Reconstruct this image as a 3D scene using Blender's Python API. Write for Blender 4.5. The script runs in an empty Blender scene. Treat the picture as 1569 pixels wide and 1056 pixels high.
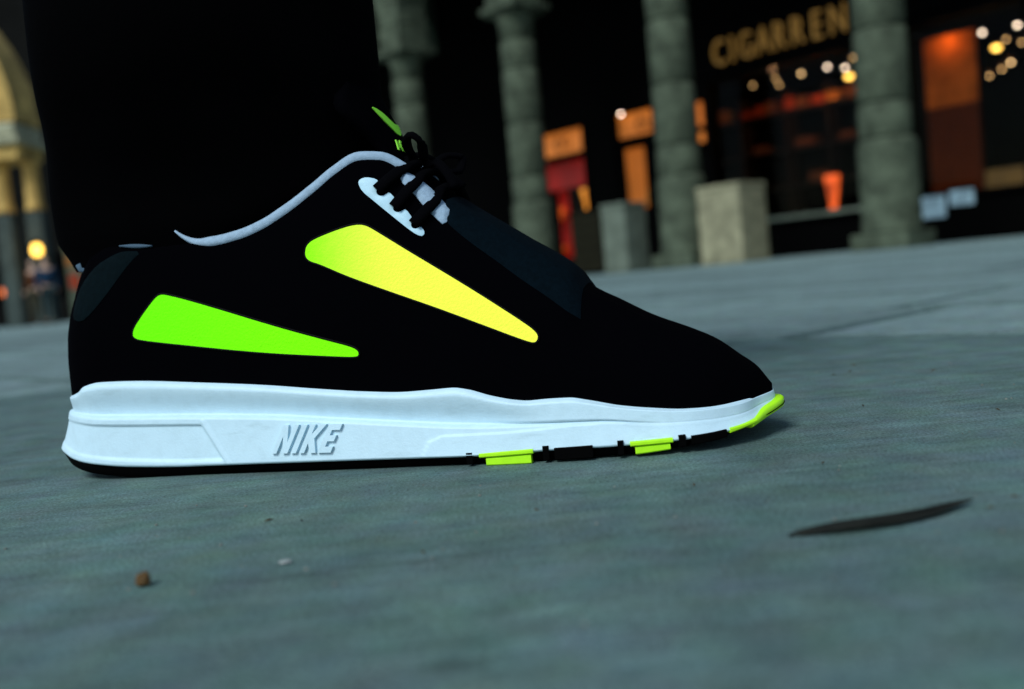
import bpy, bmesh, math, random
import numpy as np
from mathutils import Vector, Matrix, geometry, noise
random.seed(7)
SC = bpy.context.scene
COL = SC.collection
# ------------------------------------------------------------------ camera, sky, sun, exposure
ROLL, PITCH, CAM_H = 5.3984, 3.8780, .066
cam_data = bpy.data.cameras.new('camera')
cam = bpy.data.objects.new('camera', cam_data); COL.objects.link(cam)
cr, sr = math.cos(math.radians(ROLL)), math.sin(math.radians(ROLL))
cp, sp = math.cos(math.radians(PITCH)), math.sin(math.radians(PITCH))
Fw = Vector((0, cp, -sp)); R0 = Vector((1, 0, 0)); U0 = Vector((0, sp, cp))
Rt = R0*cr-U0*sr; Up = R0*sr+U0*cr
cam.matrix_world = Matrix(((Rt.x, Up.x, -Fw.x, 0), (Rt.y, Up.y, -Fw.y, 0), (Rt.z, Up.z, -Fw.z, CAM_H), (0, 0, 0, 1)))
cam_data.sensor_width = 36; cam_data.lens = 36*1500/1569
cam_data.clip_start = .01; cam_data.clip_end = 400
cam_data.dof.use_dof = True; cam_data.dof.focus_distance = .362; cam_data.dof.aperture_fstop = 8.0
SC.camera = cam
SUN_DIR = Vector((-.42, -.62, .76)).normalized()
world = bpy.data.worlds.new('World'); SC.world = world; world.use_nodes = True
wn = world.node_tree.nodes; wl = world.node_tree.links
sky = wn.new('ShaderNodeTexSky'); sky.sky_type = 'NISHITA'; sky.sun_disc = False
sky.sun_elevation = math.asin(SUN_DIR.z); sky.sun_rotation = math.atan2(SUN_DIR.x, SUN_DIR.y)
sky.air_density = 1.0; sky.dust_density = .5; sky.ozone_density = .6
bg = wn['Background']; bg.inputs['Strength'].default_value = .055
wl.new(sky.outputs[0], bg.inputs[0])
sun_d = bpy.data.lights.new('sun', 'SUN'); sun_d.energy = 1.35; sun_d.angle = math.radians(25); sun_d.color = (.88, .97, .97)
sun = bpy.data.objects.new('sun', sun_d); COL.objects.link(sun)
sun.rotation_euler = SUN_DIR.to_track_quat('Z', 'Y').to_euler(); sun.location = (3, -3, 6)
SC.view_settings.view_transform = 'Standard'; SC.view_settings.look = 'None'
SC.view_settings.exposure = 1.18; SC.view_settings.gamma = 1; SC.view_settings.use_curve_mapping = False
SC.cycles.use_denoising = True
SC.cycles.max_bounces = 6; SC.cycles.sample_clamp_indirect = 4
# ------------------------------------------------------------------ materials
def nodes(name):
    m = bpy.data.materials.new(name); m.use_nodes = True
    return m, m.node_tree.nodes, m.node_tree.links, m.node_tree.nodes['Principled BSDF']
def mat(name, col, rough=.7, spec=.3, metal=0, noise_amt=0, noise_scale=40, bump=0, bump_scale=200, coat=0, stretch=(1, 1, 1)):
    m, N, L, b = nodes(name)
    b.inputs['Base Color'].default_value = (*col, 1); b.inputs['Roughness'].default_value = rough
    b.inputs['Specular IOR Level'].default_value = spec; b.inputs['Metallic'].default_value = metal
    b.inputs['Coat Weight'].default_value = coat
    if noise_amt or bump:
        tc = N.new('ShaderNodeTexCoord'); mp = N.new('ShaderNodeMapping'); mp.inputs['Scale'].default_value = stretch
        L.new(tc.outputs['Object'], mp.inputs[0])
    if noise_amt:
        n = N.new('ShaderNodeTexNoise'); n.inputs['Scale'].default_value = noise_scale; n.inputs['Detail'].default_value = 5
        n.inputs['Roughness'].default_value = .65
        L.new(mp.outputs[0], n.inputs['Vector'])
        mr = N.new('ShaderNodeMapRange'); mr.inputs[1].default_value = .3; mr.inputs[2].default_value = .7
        mr.inputs[3].default_value = 1-noise_amt; mr.inputs[4].default_value = 1+noise_amt
        L.new(n.outputs[0], mr.inputs[0])
        mx = N.new('ShaderNodeVectorMath'); mx.operation = 'SCALE'; mx.inputs[0].default_value = col
        L.new(mr.outputs[0], mx.inputs['Scale']); L.new(mx.outputs[0], b.inputs['Base Color'])
    if bump:
        n2 = N.new('ShaderNodeTexNoise'); n2.inputs['Scale'].default_value = bump_scale; n2.inputs['Detail'].default_value = 4
        L.new(mp.outputs[0], n2.inputs['Vector'])
        bp = N.new('ShaderNodeBump'); bp.inputs['Strength'].default_value = bump; bp.inputs['Distance'].default_value = .4/bump_scale
        L.new(n2.outputs[0], bp.inputs['Height']); L.new(bp.outputs[0], b.inputs['Normal'])
    return m
def glow(name, col, strength, base=(.02, .02, .02), vary=0, scale=6):
    m, N, L, b = nodes(name)
    b.inputs['Base Color'].default_value = (*base, 1); b.inputs['Emission Color'].default_value = (*col, 1)
    b.inputs['Emission Strength'].default_value = strength; b.inputs['Roughness'].default_value = .6
    if vary:
        tc = N.new('ShaderNodeTexCoord'); n = N.new('ShaderNodeTexNoise'); n.inputs['Scale'].default_value = scale
        n.inputs['Detail'].default_value = 3
        L.new(tc.outputs['Object'], n.inputs['Vector'])
        mr = N.new('ShaderNodeMapRange'); mr.inputs[1].default_value = .35; mr.inputs[2].default_value = .65
        mr.inputs[3].default_value = strength*(1-vary); mr.inputs[4].default_value = strength*(1+vary)
        L.new(n.outputs[0], mr.inputs[0]); L.new(mr.outputs[0], b.inputs['Emission Strength'])
    return m
def glass_mat(name):
    m = bpy.data.materials.new(name); m.use_nodes = True
    N = m.node_tree.nodes; L = m.node_tree.links; N.remove(N['Principled BSDF'])
    t = N.new('ShaderNodeBsdfTransparent'); t.inputs[0].default_value = (.86, .88, .86, 1)
    g = N.new('ShaderNodeBsdfGlossy'); g.inputs['Roughness'].default_value = .03; g.inputs[0].default_value = (.5, .5, .5, 1)
    fr = N.new('ShaderNodeFresnel'); fr.inputs[0].default_value = 1.12
    mx = N.new('ShaderNodeMixShader'); L.new(fr.outputs[0], mx.inputs[0]); L.new(t.outputs[0], mx.inputs[1]); L.new(g.outputs[0], mx.inputs[2])
    L.new(mx.outputs[0], N['Material Output'].inputs[0])
    return m
# ------------------------------------------------------------------ object helpers
def tag(o, label=None, cat=None, group=None, kind=None):
    if label: o['label'] = label
    if cat: o['category'] = cat
    if group: o['group'] = group
    if kind: o['kind'] = kind
    return o
def empty(name, loc=(0, 0, 0), rz=0):
    o = bpy.data.objects.new(name, None); o.empty_display_size = .05; COL.objects.link(o)
    o.location = loc; o.rotation_euler = (0, 0, rz); return o
def link(name, me, m, parent=None, smooth=False, loc=None):
    o = bpy.data.objects.new(name, me); COL.objects.link(o)
    if m is not None and len(me.materials) == 0: me.materials.append(m)
    if parent is not None: o.parent = parent
    if loc is not None: o.location = loc
    if smooth: me.polygons.foreach_set('use_smooth', [True]*len(me.polygons))
    return o
def mesh(name, verts, faces, m, parent=None, smooth=True, loc=None):
    me = bpy.data.meshes.new(name); me.from_pydata([tuple(map(float, v)) for v in verts], [], faces); me.update()
    bm = bmesh.new(); bm.from_mesh(me); bmesh.ops.recalc_face_normals(bm, faces=bm.faces); bm.to_mesh(me); bm.free()
    return link(name, me, m, parent, smooth, loc)
def add_box(bm, x0, x1, y0, y1, z0, z1, bev=0, seg=2):
    vs = [bm.verts.new((x, y, z)) for x in (x0, x1) for y in (y0, y1) for z in (z0, z1)]
    fs = [bm.faces.new([vs[i] for i in q]) for q in ((0, 1, 3, 2), (4, 6, 7, 5), (0, 4, 5, 1), (2, 3, 7, 6), (0, 2, 6, 4), (1, 5, 7, 3))]
    if bev:
        es = list({e for f in fs for e in f.edges})
        bmesh.ops.bevel(bm, geom=es, offset=bev, segments=seg, affect='EDGES', profile=.6)
def box(name, b, m, parent=None, bev=0, loc=None):
    bm = bmesh.new(); add_box(bm, *b, bev=bev); return bmo(name, bm, m, parent, loc)
def bmo(name, bm, m, parent=None, loc=None, smooth=False):
    me = bpy.data.meshes.new(name); bmesh.ops.recalc_face_normals(bm, faces=bm.faces); bm.to_mesh(me); bm.free()
    return link(name, me, m, parent, smooth, loc)
def add_lathe(bm, prof, n=28, cx=0, cy=0, wob=0):
    rings = []
    for r, z in prof:
        rings.append([bm.verts.new((cx+r*(1+wob*random.uniform(-1, 1))*math.cos(2*math.pi*i/n), cy+r*(1+wob*random.uniform(-1, 1))*math.sin(2*math.pi*i/n), z)) for i in range(n)])
    for a, b in zip(rings, rings[1:]):
        for i in range(n): bm.faces.new((a[i], a[(i+1) % n], b[(i+1) % n], b[i]))
    bm.faces.new(rings[0]); bm.faces.new(rings[-1])
def add_prism(bm, pts, y0, y1):
    """extrude an outline in x,z between two y"""
    a = [bm.verts.new((x, y0, z)) for x, z in pts]; b = [bm.verts.new((x, y1, z)) for x, z in pts]
    bm.faces.new(a); bm.faces.new(b); n = len(pts)
    for i in range(n): bm.faces.new((a[i], a[(i+1) % n], b[(i+1) % n], b[i]))
def sweep(pts, nrm, wa, wb, n=10, cap=True):
    """tube along points; section half axes wa across, wb along the given normals"""
    P = [Vector(p) for p in pts]; V = []; Fc = []
    for i, p in enumerate(P):
        t = (P[min(i+1, len(P)-1)]-P[max(i-1, 0)]).normalized(); nn = Vector(nrm[i]); nn = (nn-t*nn.dot(t)).normalized(); s = t.cross(nn)
        a = wa[i] if hasattr(wa, '__len__') else wa; b = wb[i] if hasattr(wb, '__len__') else wb
        for k in range(n):
            q = 2*math.pi*k/n; V.append(p+s*(a*math.cos(q))+nn*(b*math.sin(q)))
    for i in range(len(P)-1):
        for k in range(n): Fc.append((i*n+k, i*n+(k+1) % n, (i+1)*n+(k+1) % n, (i+1)*n+k))
    if cap: Fc += [tuple(range(n)), tuple(range((len(P)-1)*n, len(P)*n))]
    return V, Fc
def text_mesh(ch, size, depth, bold=0):
    cu = bpy.data.curves.new('lettering', 'FONT'); cu.body = ch; cu.size = size; cu.extrude = depth; cu.offset = bold; cu.resolution_u = 3
    o = bpy.data.objects.new('lettering', cu); me = bpy.data.meshes.new_from_object(o); bpy.data.objects.remove(o); bpy.data.curves.remove(cu)
    return me
M = {}
M['skin'] = mat('skin', (.45, .28, .20), .6, .3)
def grid_faces(n, rows, closed=True):
    F = []
    for r in range(rows-1):
        for i in range(n if closed else n-1):
            j = (i+1) % n; F.append((r*n+i, r*n+j, (r+1)*n+j, (r+1)*n+i))
    return F
# ------------------------------------------------------------------ the plaza
def paving_mat(name, col, stains=False):
    m, N, L, b = nodes(name)
    geo = N.new('ShaderNodeNewGeometry'); oi = N.new('ShaderNodeObjectInfo')
    def tex(scale, detail, rough, stretch=(1, 1, 1), rot=0):
        mp = N.new('ShaderNodeMapping'); mp.inputs['Scale'].default_value = stretch; mp.inputs['Rotation'].default_value = (0, 0, rot); L.new(geo.outputs['Position'], mp.inputs[0])
        n = N.new('ShaderNodeTexNoise'); n.inputs['Scale'].default_value = scale; n.inputs['Detail'].default_value = detail; n.inputs['Roughness'].default_value = rough
        L.new(mp.outputs[0], n.inputs['Vector']); return n.outputs[0]
    def math_(op, a, c, d=None):
        x = N.new('ShaderNodeMath'); x.operation = op
        for i, q in enumerate((a, c, d)):
            if q is None: continue
            if hasattr(q, 'links') or hasattr(q, 'is_linked'): L.new(q, x.inputs[i])
            else: x.inputs[i].default_value = q
        return x.outputs[0]
    def rng(a, lo, hi, o0, o1):
        x = N.new('ShaderNodeMapRange'); L.new(a, x.inputs[0])
        for i, q in enumerate((lo, hi, o0, o1)): x.inputs[i+1].default_value = q
        return x.outputs[0]
    big = rng(tex(9, 5, .65), .3, .7, .74, 1.24)
    mid_ = rng(tex(45, 6, .7), .3, .7, .78, 1.22)
    grain = rng(tex(950, 4, .75), .34, .66, .45, 1.55)
    streak = rng(tex(70, 6, .75, (.30, 2.4, 1), .25), .3, .7, .76, 1.20)
    slab = rng(oi.outputs['Random'], 0, 1, .76, 1.16)
    f = math_('MULTIPLY', math_('MULTIPLY', big, mid_), math_('MULTIPLY', grain, math_('MULTIPLY', slab, streak)))
    if stains:   # a pale scuff, a dark old spot and a hairline crack of their own shape
        def blob(cx, cy, rx, ry, lo, hi, val, rot=0):
            mp = N.new('ShaderNodeMapping'); mp.vector_type = 'TEXTURE'; mp.inputs['Location'].default_value = (cx, cy, 0)
            mp.inputs['Rotation'].default_value = (0, 0, rot); mp.inputs['Scale'].default_value = (rx, ry, 50); L.new(geo.outputs['Position'], mp.inputs[0])
            ln = N.new('ShaderNodeVectorMath'); ln.operation = 'LENGTH'; L.new(mp.outputs[0], ln.inputs[0])
            d = math_('ADD', ln.outputs['Value'], math_('MULTIPLY', math_('SUBTRACT', tex(240, 4, .7), .5), 1.1))
            return rng(d, lo, hi, val, 1)
        f = math_('MULTIPLY', f, blob(.0005, .189, .010, .0035, .2, 1.1, 1.45, .25))
        f = math_('MULTIPLY', f, blob(-.015, .166, .0085, .0040, .3, 1.1, .62))
        wob = math_('MULTIPLY', math_('SUBTRACT', tex(60, 4, .6), .5), .012)
        sx = N.new('ShaderNodeSeparateXYZ'); L.new(geo.outputs['Position'], sx.inputs[0])
        ln = math_('SUBTRACT', math_('ADD', sx.outputs[1], wob), math_('MULTIPLY_ADD', sx.outputs[0], .09, .236))
        near = rng(math_('ABSOLUTE', ln, 0), .0003, .0016, .72, 1)
        span = math_('MULTIPLY', rng(sx.outputs[0], -.09, -.06, 0, 1), rng(sx.outputs[0], .0, .03, 1, 0))
        f = math_('MULTIPLY', f, math_('ADD', 1, math_('MULTIPLY', math_('SUBTRACT', near, 1), span)))
    sc = N.new('ShaderNodeVectorMath'); sc.operation = 'SCALE'; sc.inputs[0].default_value = col; L.new(f, sc.inputs['Scale'])
    hu = N.new('ShaderNodeTexNoise'); hu.inputs['Scale'].default_value = 60; hu.inputs['Detail'].default_value = 6; L.new(geo.outputs['Position'], hu.inputs['Vector'])
    mxc = N.new('ShaderNodeMix'); mxc.data_type = 'RGBA'; mxc.blend_type = 'MULTIPLY'; mxc.inputs[0].default_value = .32
    L.new(sc.outputs[0], mxc.inputs[6]); L.new(hu.outputs['Color'], mxc.inputs[7])
    L.new(mxc.outputs[2], b.inputs['Base Color'])
    b.inputs['Roughness'].default_value = .75; b.inputs['Specular IOR Level'].default_value = .22
    bp = N.new('ShaderNodeBump'); bp.inputs['Strength'].default_value = .5; bp.inputs['Distance'].default_value = .0005
    h = math_('ADD', math_('MULTIPLY', tex(520, 5, .7), .6), math_('MULTIPLY', tex(1800, 2, .5), .5))
    L.new(h, bp.inputs['Height']); L.new(bp.outputs[0], b.inputs['Normal'])
    return m
STONE = (.110, .166, .152)
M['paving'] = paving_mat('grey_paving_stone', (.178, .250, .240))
M['paving_near'] = paving_mat('dark_green_paving_stone', (.094, .150, .139), True)  # darker and greener than the other slabs, with its own marks
M['grout'] = mat('dark_joint', (.085, .125, .118), .95, .1, noise_amt=.3, noise_scale=60)
bm = bmesh.new(); add_box(bm, -120, 120, -120, 120, -.4, -.008)
ground = tag(bmo('plaza_ground', bm, M['grout']), kind='structure')
BA = math.radians(-48.6522)      # the arcade and the paving run the same way
DX, DY = math.cos(BA), math.sin(BA)
def slab_bm(bm, t0, t1, n0, n1, dz=0, g=.018, bev=.005):
    g2 = g*.5; pts = []
    for a, c in ((t0+g2, n0+g2), (t1-g2, n0+g2), (t1-g2, n1-g2), (t0+g2, n1-g2)):
        pts.append((a*DX-c*DY, a*DY+c*DX))
    cx = sum(p[0] for p in pts)/4; cy = sum(p[1] for p in pts)/4
    rings = []
    for ins, z in ((0, -.03), (0, dz-bev), (bev*.35, dz-bev*.3), (bev, dz)):
        r = []
        for x, y in pts:
            d = Vector((cx-x, cy-y)).normalized()*ins*1.4; r.append(bm.verts.new((x+d.x, y+d.y, z)))
        rings.append(r)
    for a, b_ in zip(rings, rings[1:]):
        for i in range(4): bm.faces.new((a[i], a[(i+1) % 4], b_[(i+1) % 4], b_[i])).material_index = 1
    bm.faces.new(rings[-1])
slabs = [(-1.0, .95, -.24, .66), (-2.0, -1.0, -.24, .345), (-2.2, -1.0, .345, .66), (-1.0, .6, -1.1, -.24)]
rowsN_ = [.66, .945, 1.25, 1.56, 1.86, 2.2, 2.52, 2.85, 3.2, 3.55, 3.9, 4.3, 4.7, 5.1]
for k, (n0, n1) in enumerate(zip(rowsN_, rowsN_[1:])):
    t = (-.43, -.485)[k] if k < 2 else random.uniform(-.6, .2)
    edges = [t]
    while edges[-1] < 4.5: edges.append(edges[-1]+random.uniform(.55, .95))
    e2 = [t]
    while e2[-1] > -7: e2.append(e2[-1]-random.uniform(.55, .95))
    edges = sorted(set(edges+e2))
    for a, c in zip(edges, edges[1:]):
        slabs.append((a, c, n0, n1))
for k, q in enumerate(slabs):
    bm = bmesh.new(); slab_bm(bm, *q, dz=0 if k == 0 else random.uniform(-.0012, .0004))
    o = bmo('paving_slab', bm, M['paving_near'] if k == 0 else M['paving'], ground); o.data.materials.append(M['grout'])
bm = bmesh.new(); n0 = 5.1; far_col = 0
while n0 < 14.2:
    n1 = n0+random.uniform(.4, .6); t = -16+random.uniform(0, .8)
    while t < 9:
        t1 = t+random.uniform(.8, 1.4)
        slab_bm(bm, t, t1, n0, n1, random.uniform(-.0012, .0006), g=.006)
        t = t1
    n0 = n1
o = tag(bmo('paving_slab', bm, M['paving'], ground), kind='stuff'); o.data.materials.append(M['grout'])
bm = bmesh.new()
for a in ((-60, 30, 14.15, 60), (-60, -16, 5.1, 14.14), (8.9, 30, 5.1, 14.14), (-60, -6.9, -1.105, 5.09), (4.4, 30, -1.105, 5.09), (-6.88, -2.203, -1.105, .655), (-2.2, -1.003, -1.105, -.245), (.953, 4.38, -.24, .655), (.603, 4.38, -1.105, -.245), (-60, 30, -60, -1.11)):
    pts = [(t*DX-c*DY, t*DY+c*DX, -.004) for t, c in ((a[0], a[2]), (a[1], a[2]), (a[1], a[3]), (a[0], a[3]))]
    bm.faces.new([bm.verts.new(p) for p in pts])
tag(bmo('plaza_paving', bm, M['paving']), kind='structure')

# small things lying on the near slab
M['leaf'] = mat('dry_dark_leaf', (.010, .011, .008), .8, .2, noise_amt=.4, noise_scale=180)
c0 = Vector((.062, .2245)); c1 = Vector((.109, .2365)); V = []; n = 15
for i in range(n):
    t = i/(n-1); p = c0.lerp(c1, t); d = (c1-c0).normalized(); nn2 = Vector((-d.y, d.x))
    w = .0040*math.sin(math.pi*min(1, .06+t*.94))**.7*(1-.45*t)+.00015; bow = -.0035*math.sin(math.pi*t)
    for j in range(5):
        s = (j-2)/2; V.append((p.x+nn2.x*(w*s+bow), p.y+nn2.y*(w*s+bow), .0007+.0010*abs(s)*math.sin(math.pi*t)+.0022*max(0, t-.72)*3.5*.4+.0002*math.sin(9*t)))
o = mesh('dry_leaf', V, grid_faces(5, n, False), M['leaf']); sd = o.modifiers.new('thickness', 'SOLIDIFY'); sd.thickness = .0004
tag(o, 'narrow curved dark dry leaf lying on the pale paving', 'leaf')
V, F = sweep([(c0.x-.002, c0.y-.001, .0006), (c0.x+.003, c0.y+.0002, .0009), (c0.x+.018, c0.y+.0015, .0011), (c1.x-.006, c1.y-.003, .0014)], [(0, 0, 1)]*4, [.0005, .0004, .0003, .0002], [.0004, .0003, .0003, .0002], 6)
mesh('leaf_midrib', V, F, M['leaf'], o)
def pebble(name, x, y, r, m, flat=.7, seed=0):
    bm = bmesh.new(); bmesh.ops.create_icosphere(bm, subdivisions=3, radius=1)
    for v in bm.verts:
        k = 1+.35*noise.noise(v.co*1.6+Vector((seed, 0, 0))); v.co = Vector((v.co.x*k*r, v.co.y*k*r*.85, v.co.z*k*r*flat))
    zmin = min(v.co.z for v in bm.verts)
    for v in bm.verts: v.co.z -= zmin+.00005
    return bmo(name, bm, m, None, (x, y, 0), True)
tag(pebble('seed_husk', -.0945, .2335, .0020, mat('brown_husk', (.10, .055, .02), .8, .2, noise_amt=.4, noise_scale=600), .85, 3), 'tiny brown seed husk on the paving below the heel', 'seed')
tag(pebble('stone_chip', -.0620, .2425, .0016, mat('pale_chip', (.26, .28, .27), .8, .2), .25, 8), 'tiny pale stone chip on the paving below the sole', 'stone chip')
BITS = mat('dry_bits', (.06, .045, .025), .9, .1, noise_amt=.5, noise_scale=300)
bits = bmesh.new()
for k in range(46):
    x = random.uniform(-.24, .22); y = random.uniform(.18, .60)
    if -.24 < x < .14 and .33 < y < .53: continue
    a = random.uniform(0, math.pi); l = random.uniform(.0006, .0022); w = l*random.uniform(.12, .4); dx, dy = math.cos(a), math.sin(a)
    q = [bits.verts.new((x+dx*l*s-dy*w*t, y+dy*l*s+dx*w*t, z)) for s, t, z in ((-1, 0, .0002), (-.2, -1, .0004), (1, 0, .0003), (.1, 1, .0005), (0, 0, .0009))]
    for i in range(4): bits.faces.new((q[i], q[(i+1) % 4], q[4]))
    bits.faces.new((q[3], q[2], q[1], q[0]))
tag(bmo('plant_bits', bits, BITS), kind='stuff', label='tiny dry plant bits scattered over the paving stone')
grit = bmesh.new()
for k in range(900):
    x = random.uniform(-.26, .24); y = random.uniform(.17, .62); r = .00012+.00055*random.random()**5
    if -.24 < x < .13 and .33 < y < .52: continue
    mt = Matrix.Translation((x, y, r*.4)) @ Matrix.Diagonal((r, r*random.uniform(.6, 1), r*.7, 1))
    bmesh.ops.create_icosphere(grit, subdivisions=1, radius=1, matrix=mt)
tag(bmo('grit', grit, mat('grit', (.16, .17, .15), .9, .2, noise_amt=.5, noise_scale=90)), kind='stuff', label='fine grit scattered over the paving stone')

# ------------------------------------------------------------------ the arcade with its shops: x along the front, y into the building
AR = (.22, 13.6, 0)
M['stone'] = mat('weathered_stone', (.062, .076, .050), .9, .15, noise_amt=.6, noise_scale=4.5, bump=.9, bump_scale=14)
M['stone_pale'] = mat('pale_stone_block', (.23, .215, .135), .9, .15, noise_amt=.4, noise_scale=7, bump=.3, bump_scale=40)
M['stone_dim'] = mat('mossy_stone', (.11, .13, .10), .9, .15, noise_amt=.35, noise_scale=5, bump=.3, bump_scale=40)
M['plaster'] = mat('shade_dark_plaster', (.0035, .005, .0035), .95, .03, noise_amt=.3, noise_scale=3)  # arcade shade put into the colour of ceiling and inner walls
M['shop_black'] = mat('black_shop_paint', (.0010, .0010, .0010), .8, .02)
M['timber'] = mat('dark_timber', (.020, .009, .004), .6, .2, noise_amt=.3, noise_scale=8, stretch=(1, 1, 12))
M['glass'] = glass_mat('shop_glass')
M['bronze'] = glow('gilt_letters', (.42, .21, .035), .12, (.20, .11, .02))
M['floor_in'] = mat('shop_floor', (.02, .015, .01), .8, .2)
def B(name, loc=(0, 0, 0)):
    o = empty(name); o.location = (AR[0]+loc[0]*DX-loc[1]*DY, AR[1]+loc[0]*DY+loc[1]*DX, loc[2]); o.rotation_euler = (0, 0, BA); return o
COLS = [-2.17, .35, 2.88, 5.40]
bld = B('arcade_building'); tag(bld, 'long stone arcade building with dark vaulted walk behind round columns', 'building')
PIER = [-14.77, -12.25, -9.73, -7.21, -4.69]+COLS+[7.92, 10.44]
bm = bmesh.new()
for a, c in zip(PIER, PIER[1:]):
    r = (c-a)/2-.30; cx = (a+c)/2; zs0 = 4.35; pts = [(a, zs0), (cx-r, zs0)]
    pts += [(cx-r*math.cos(math.pi*k/16), zs0+r*math.sin(math.pi*k/16)) for k in range(1, 16)]+[(cx+r, zs0), (c, zs0), (c, 9), (a, 9)]
    add_prism(bm, [(x, z) for x, z in pts], -.27, .27)
bmo('arch_wall', bm, M['stone'], bld)
box('ceiling', (-15, 10.6, .28, 8, 5.75, 5.95), M['plaster'], bld)
bm = bmesh.new()
for x in PIER:
    pts = [(x-.2, 4.6), (x-.2, 5.74), (x+.2, 5.74), (x+.2, 4.6)]
    b_ = []
    for q in range(9):
        an = math.pi*q/8; yy = 1.43-1.12*math.cos(an); zq = 4.4+1.12*math.sin(an); b_.append((yy, zq))
    vs = [[bm.verts.new((x+s, y, z)) for y, z in b_] for s in (-.16, .16)]; tp = [[bm.verts.new((x+s, y, 5.74)) for y, z in b_] for s in (-.16, .16)]
    for i in range(8):
        bm.faces.new((vs[0][i], vs[0][i+1], vs[1][i+1], vs[1][i])); bm.faces.new((vs[0][i], tp[0][i], tp[0][i+1], vs[0][i+1])); bm.faces.new((vs[1][i], vs[1][i+1], tp[1][i+1], tp[1][i]))
bmo('vault_rib', bm, mat('dim_vault_stone', (.03, .042, .03), .9, .1), bld)  # rib stone darkened as well for the shade under the vault
OPEN = [(-2.32, -1.04, .30, 2.46), (-.40, .47, .02, 2.46), (1.16, 1.34, 1.6, 2.42), (1.42, 3.82, .55, 2.60), (4.30, 6.9, .58, 2.66)]
bm = bmesh.new(); x = -15
for a, c, z0, z1 in OPEN:
    add_box(bm, x, a, 2.6, 2.85, 0, 5.74); add_box(bm, a, c, 2.6, 2.85, z1, 5.74)
    if z0 > .05: add_box(bm, a, c, 2.6, 2.85, 0, z0)
    x = c
add_box(bm, x, 10.6, 2.6, 2.85, 0, 5.74)
bmo('shop_wall', bm, M['shop_black'], bld)
bm = bmesh.new()
add_box(bm, -15, 10.6, 5.6, 5.8, 0, 5.74); add_box(bm, -15, 10.6, 2.86, 5.59, 2.80, 2.95)
for x in (-2.9, -.85, 4.05, 8): add_box(bm, x-.04, x+.04, 2.86, 5.59, 0, 2.79)
bmo('inner_wall', bm, M['plaster'], bld)
box('inner_floor', (-15, 10.6, 2.86, 5.59, 0, .02), M['floor_in'], bld)
box('upper_facade', (-15, 10.6, .28, 8, 5.96, 11), M['stone_dim'], bld)
box('end_wall', (10.6, 10.9, -.27, 8, 0, 11), M['plaster'], bld)

def column(x, label):
    o = B('stone_column', (x, 0, 0)); tag(o, label, 'column', 'round stone columns of the arcade')
    def lathe(name, prof, m=M['stone']):
        bm = bmesh.new(); add_lathe(bm, prof, 28, wob=.018); return bmo(name, bm, m, o, None, True)
    def drum(z0, z1, r, name='stone_drum'):
        g = .014; lathe(name, [(r-.03, z0), (r-.03, z0+g*.3), (r-.008, z0+g), (r, z0+g*2), (r, z1-g*2), (r-.008, z1-g), (r-.03, z1-g*.3), (r-.03, z1)])
    bm = bmesh.new(); add_box(bm, -.29, .29, -.29, .29, 0, .16, bev=.015); bmo('plinth', bm, M['stone'], o)
    lathe('pedestal', [(.24, .16), (.285, .165), (.288, .18), (.283, .24), (.278, .28), (.274, .98), (.27, 1.03), (.245, 1.06), (.2, 1.06)])
    for z0, z1 in ((1.06, 1.40), (1.40, 2.10), (2.10, 2.82), (2.82, 3.20)): drum(z0, z1, .247-.006*(z0-1))
    lathe('necking', [(.2, 3.20), (.225, 3.22), (.228, 3.42), (.25, 3.45), (.262, 3.50), (.265, 3.53), (.2, 3.53)])
    bm = bmesh.new()
    for k, (h, z0, z1) in enumerate(((.285, 3.53, 3.575), (.335, 3.578, 3.66))): add_box(bm, -h, h, -h, h, z0, z1, bev=.012)
    bmo('cornice', bm, M['stone'], o)
    for z0, z1 in ((3.663, 4.00), (4.012, 4.345)):
        bm = bmesh.new(); add_box(bm, -.265, .265, -.265, .265, z0, z1, bev=.012); bmo('impost_block', bm, M['stone'], o)
    return o
for x, l in zip(COLS, ('narrow looking far stone column rising behind the shoe tongue', 'round stone column behind the toe strap, left of the red lit shop', 'stone column standing behind the pale stone plinth block', 'widest nearest stone column, right of the gold letters')):
    column(x, l)
def plinth_block(x0, x1, y0, y1, h, label, m):
    o = B('plinth_block', ((x0+x1)/2, (y0+y1)/2, 0)); tag(o, label, 'stone block', 'stone blocks between the columns')
    hx, hy = (x1-x0)/2, (y1-y0)/2
    box('block', (-hx, hx, -hy, hy, .03, h-.06), m, o, bev=.015)
    box('cap', (-hx-.006, hx+.006, -hy-.006, hy+.006, h-.057, h), m, o, bev=.012)
    box('foot', (-hx-.012, hx+.012, -hy-.012, hy+.012, 0, .028), m, o, bev=.006)
    return o

# --- shop fronts
def bar(o, name, x0, x1, z0, z1, y0=2.56, y1=2.66, m=None): return box(name, (x0, x1, y0, y1, z0, z1), m or M['shop_black'], o, bev=.006)
def pane(o, x0, x1, z0, z1, y=2.70): return box('glass_pane', (x0, x1, y, y+.008, z0, z1), M['glass'], o)
def lettering(o, s, x, z, h, m, name='sign_letter', y=2.55, adv=None, depth=.02, bold=0, squeeze=1):
    for k, ch in enumerate(s):
        me = text_mesh(ch, h/.69, depth, bold)
        xs = [v.co.x for v in me.vertices]; cx = (min(xs)+max(xs))/2
        for v in me.vertices: v.co = Vector(((v.co.x-cx)*squeeze, -v.co.z, v.co.y))
        link(name, me, m, o, False, ((adv[k] if adv else x+k*h*.8), y, z))
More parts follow.
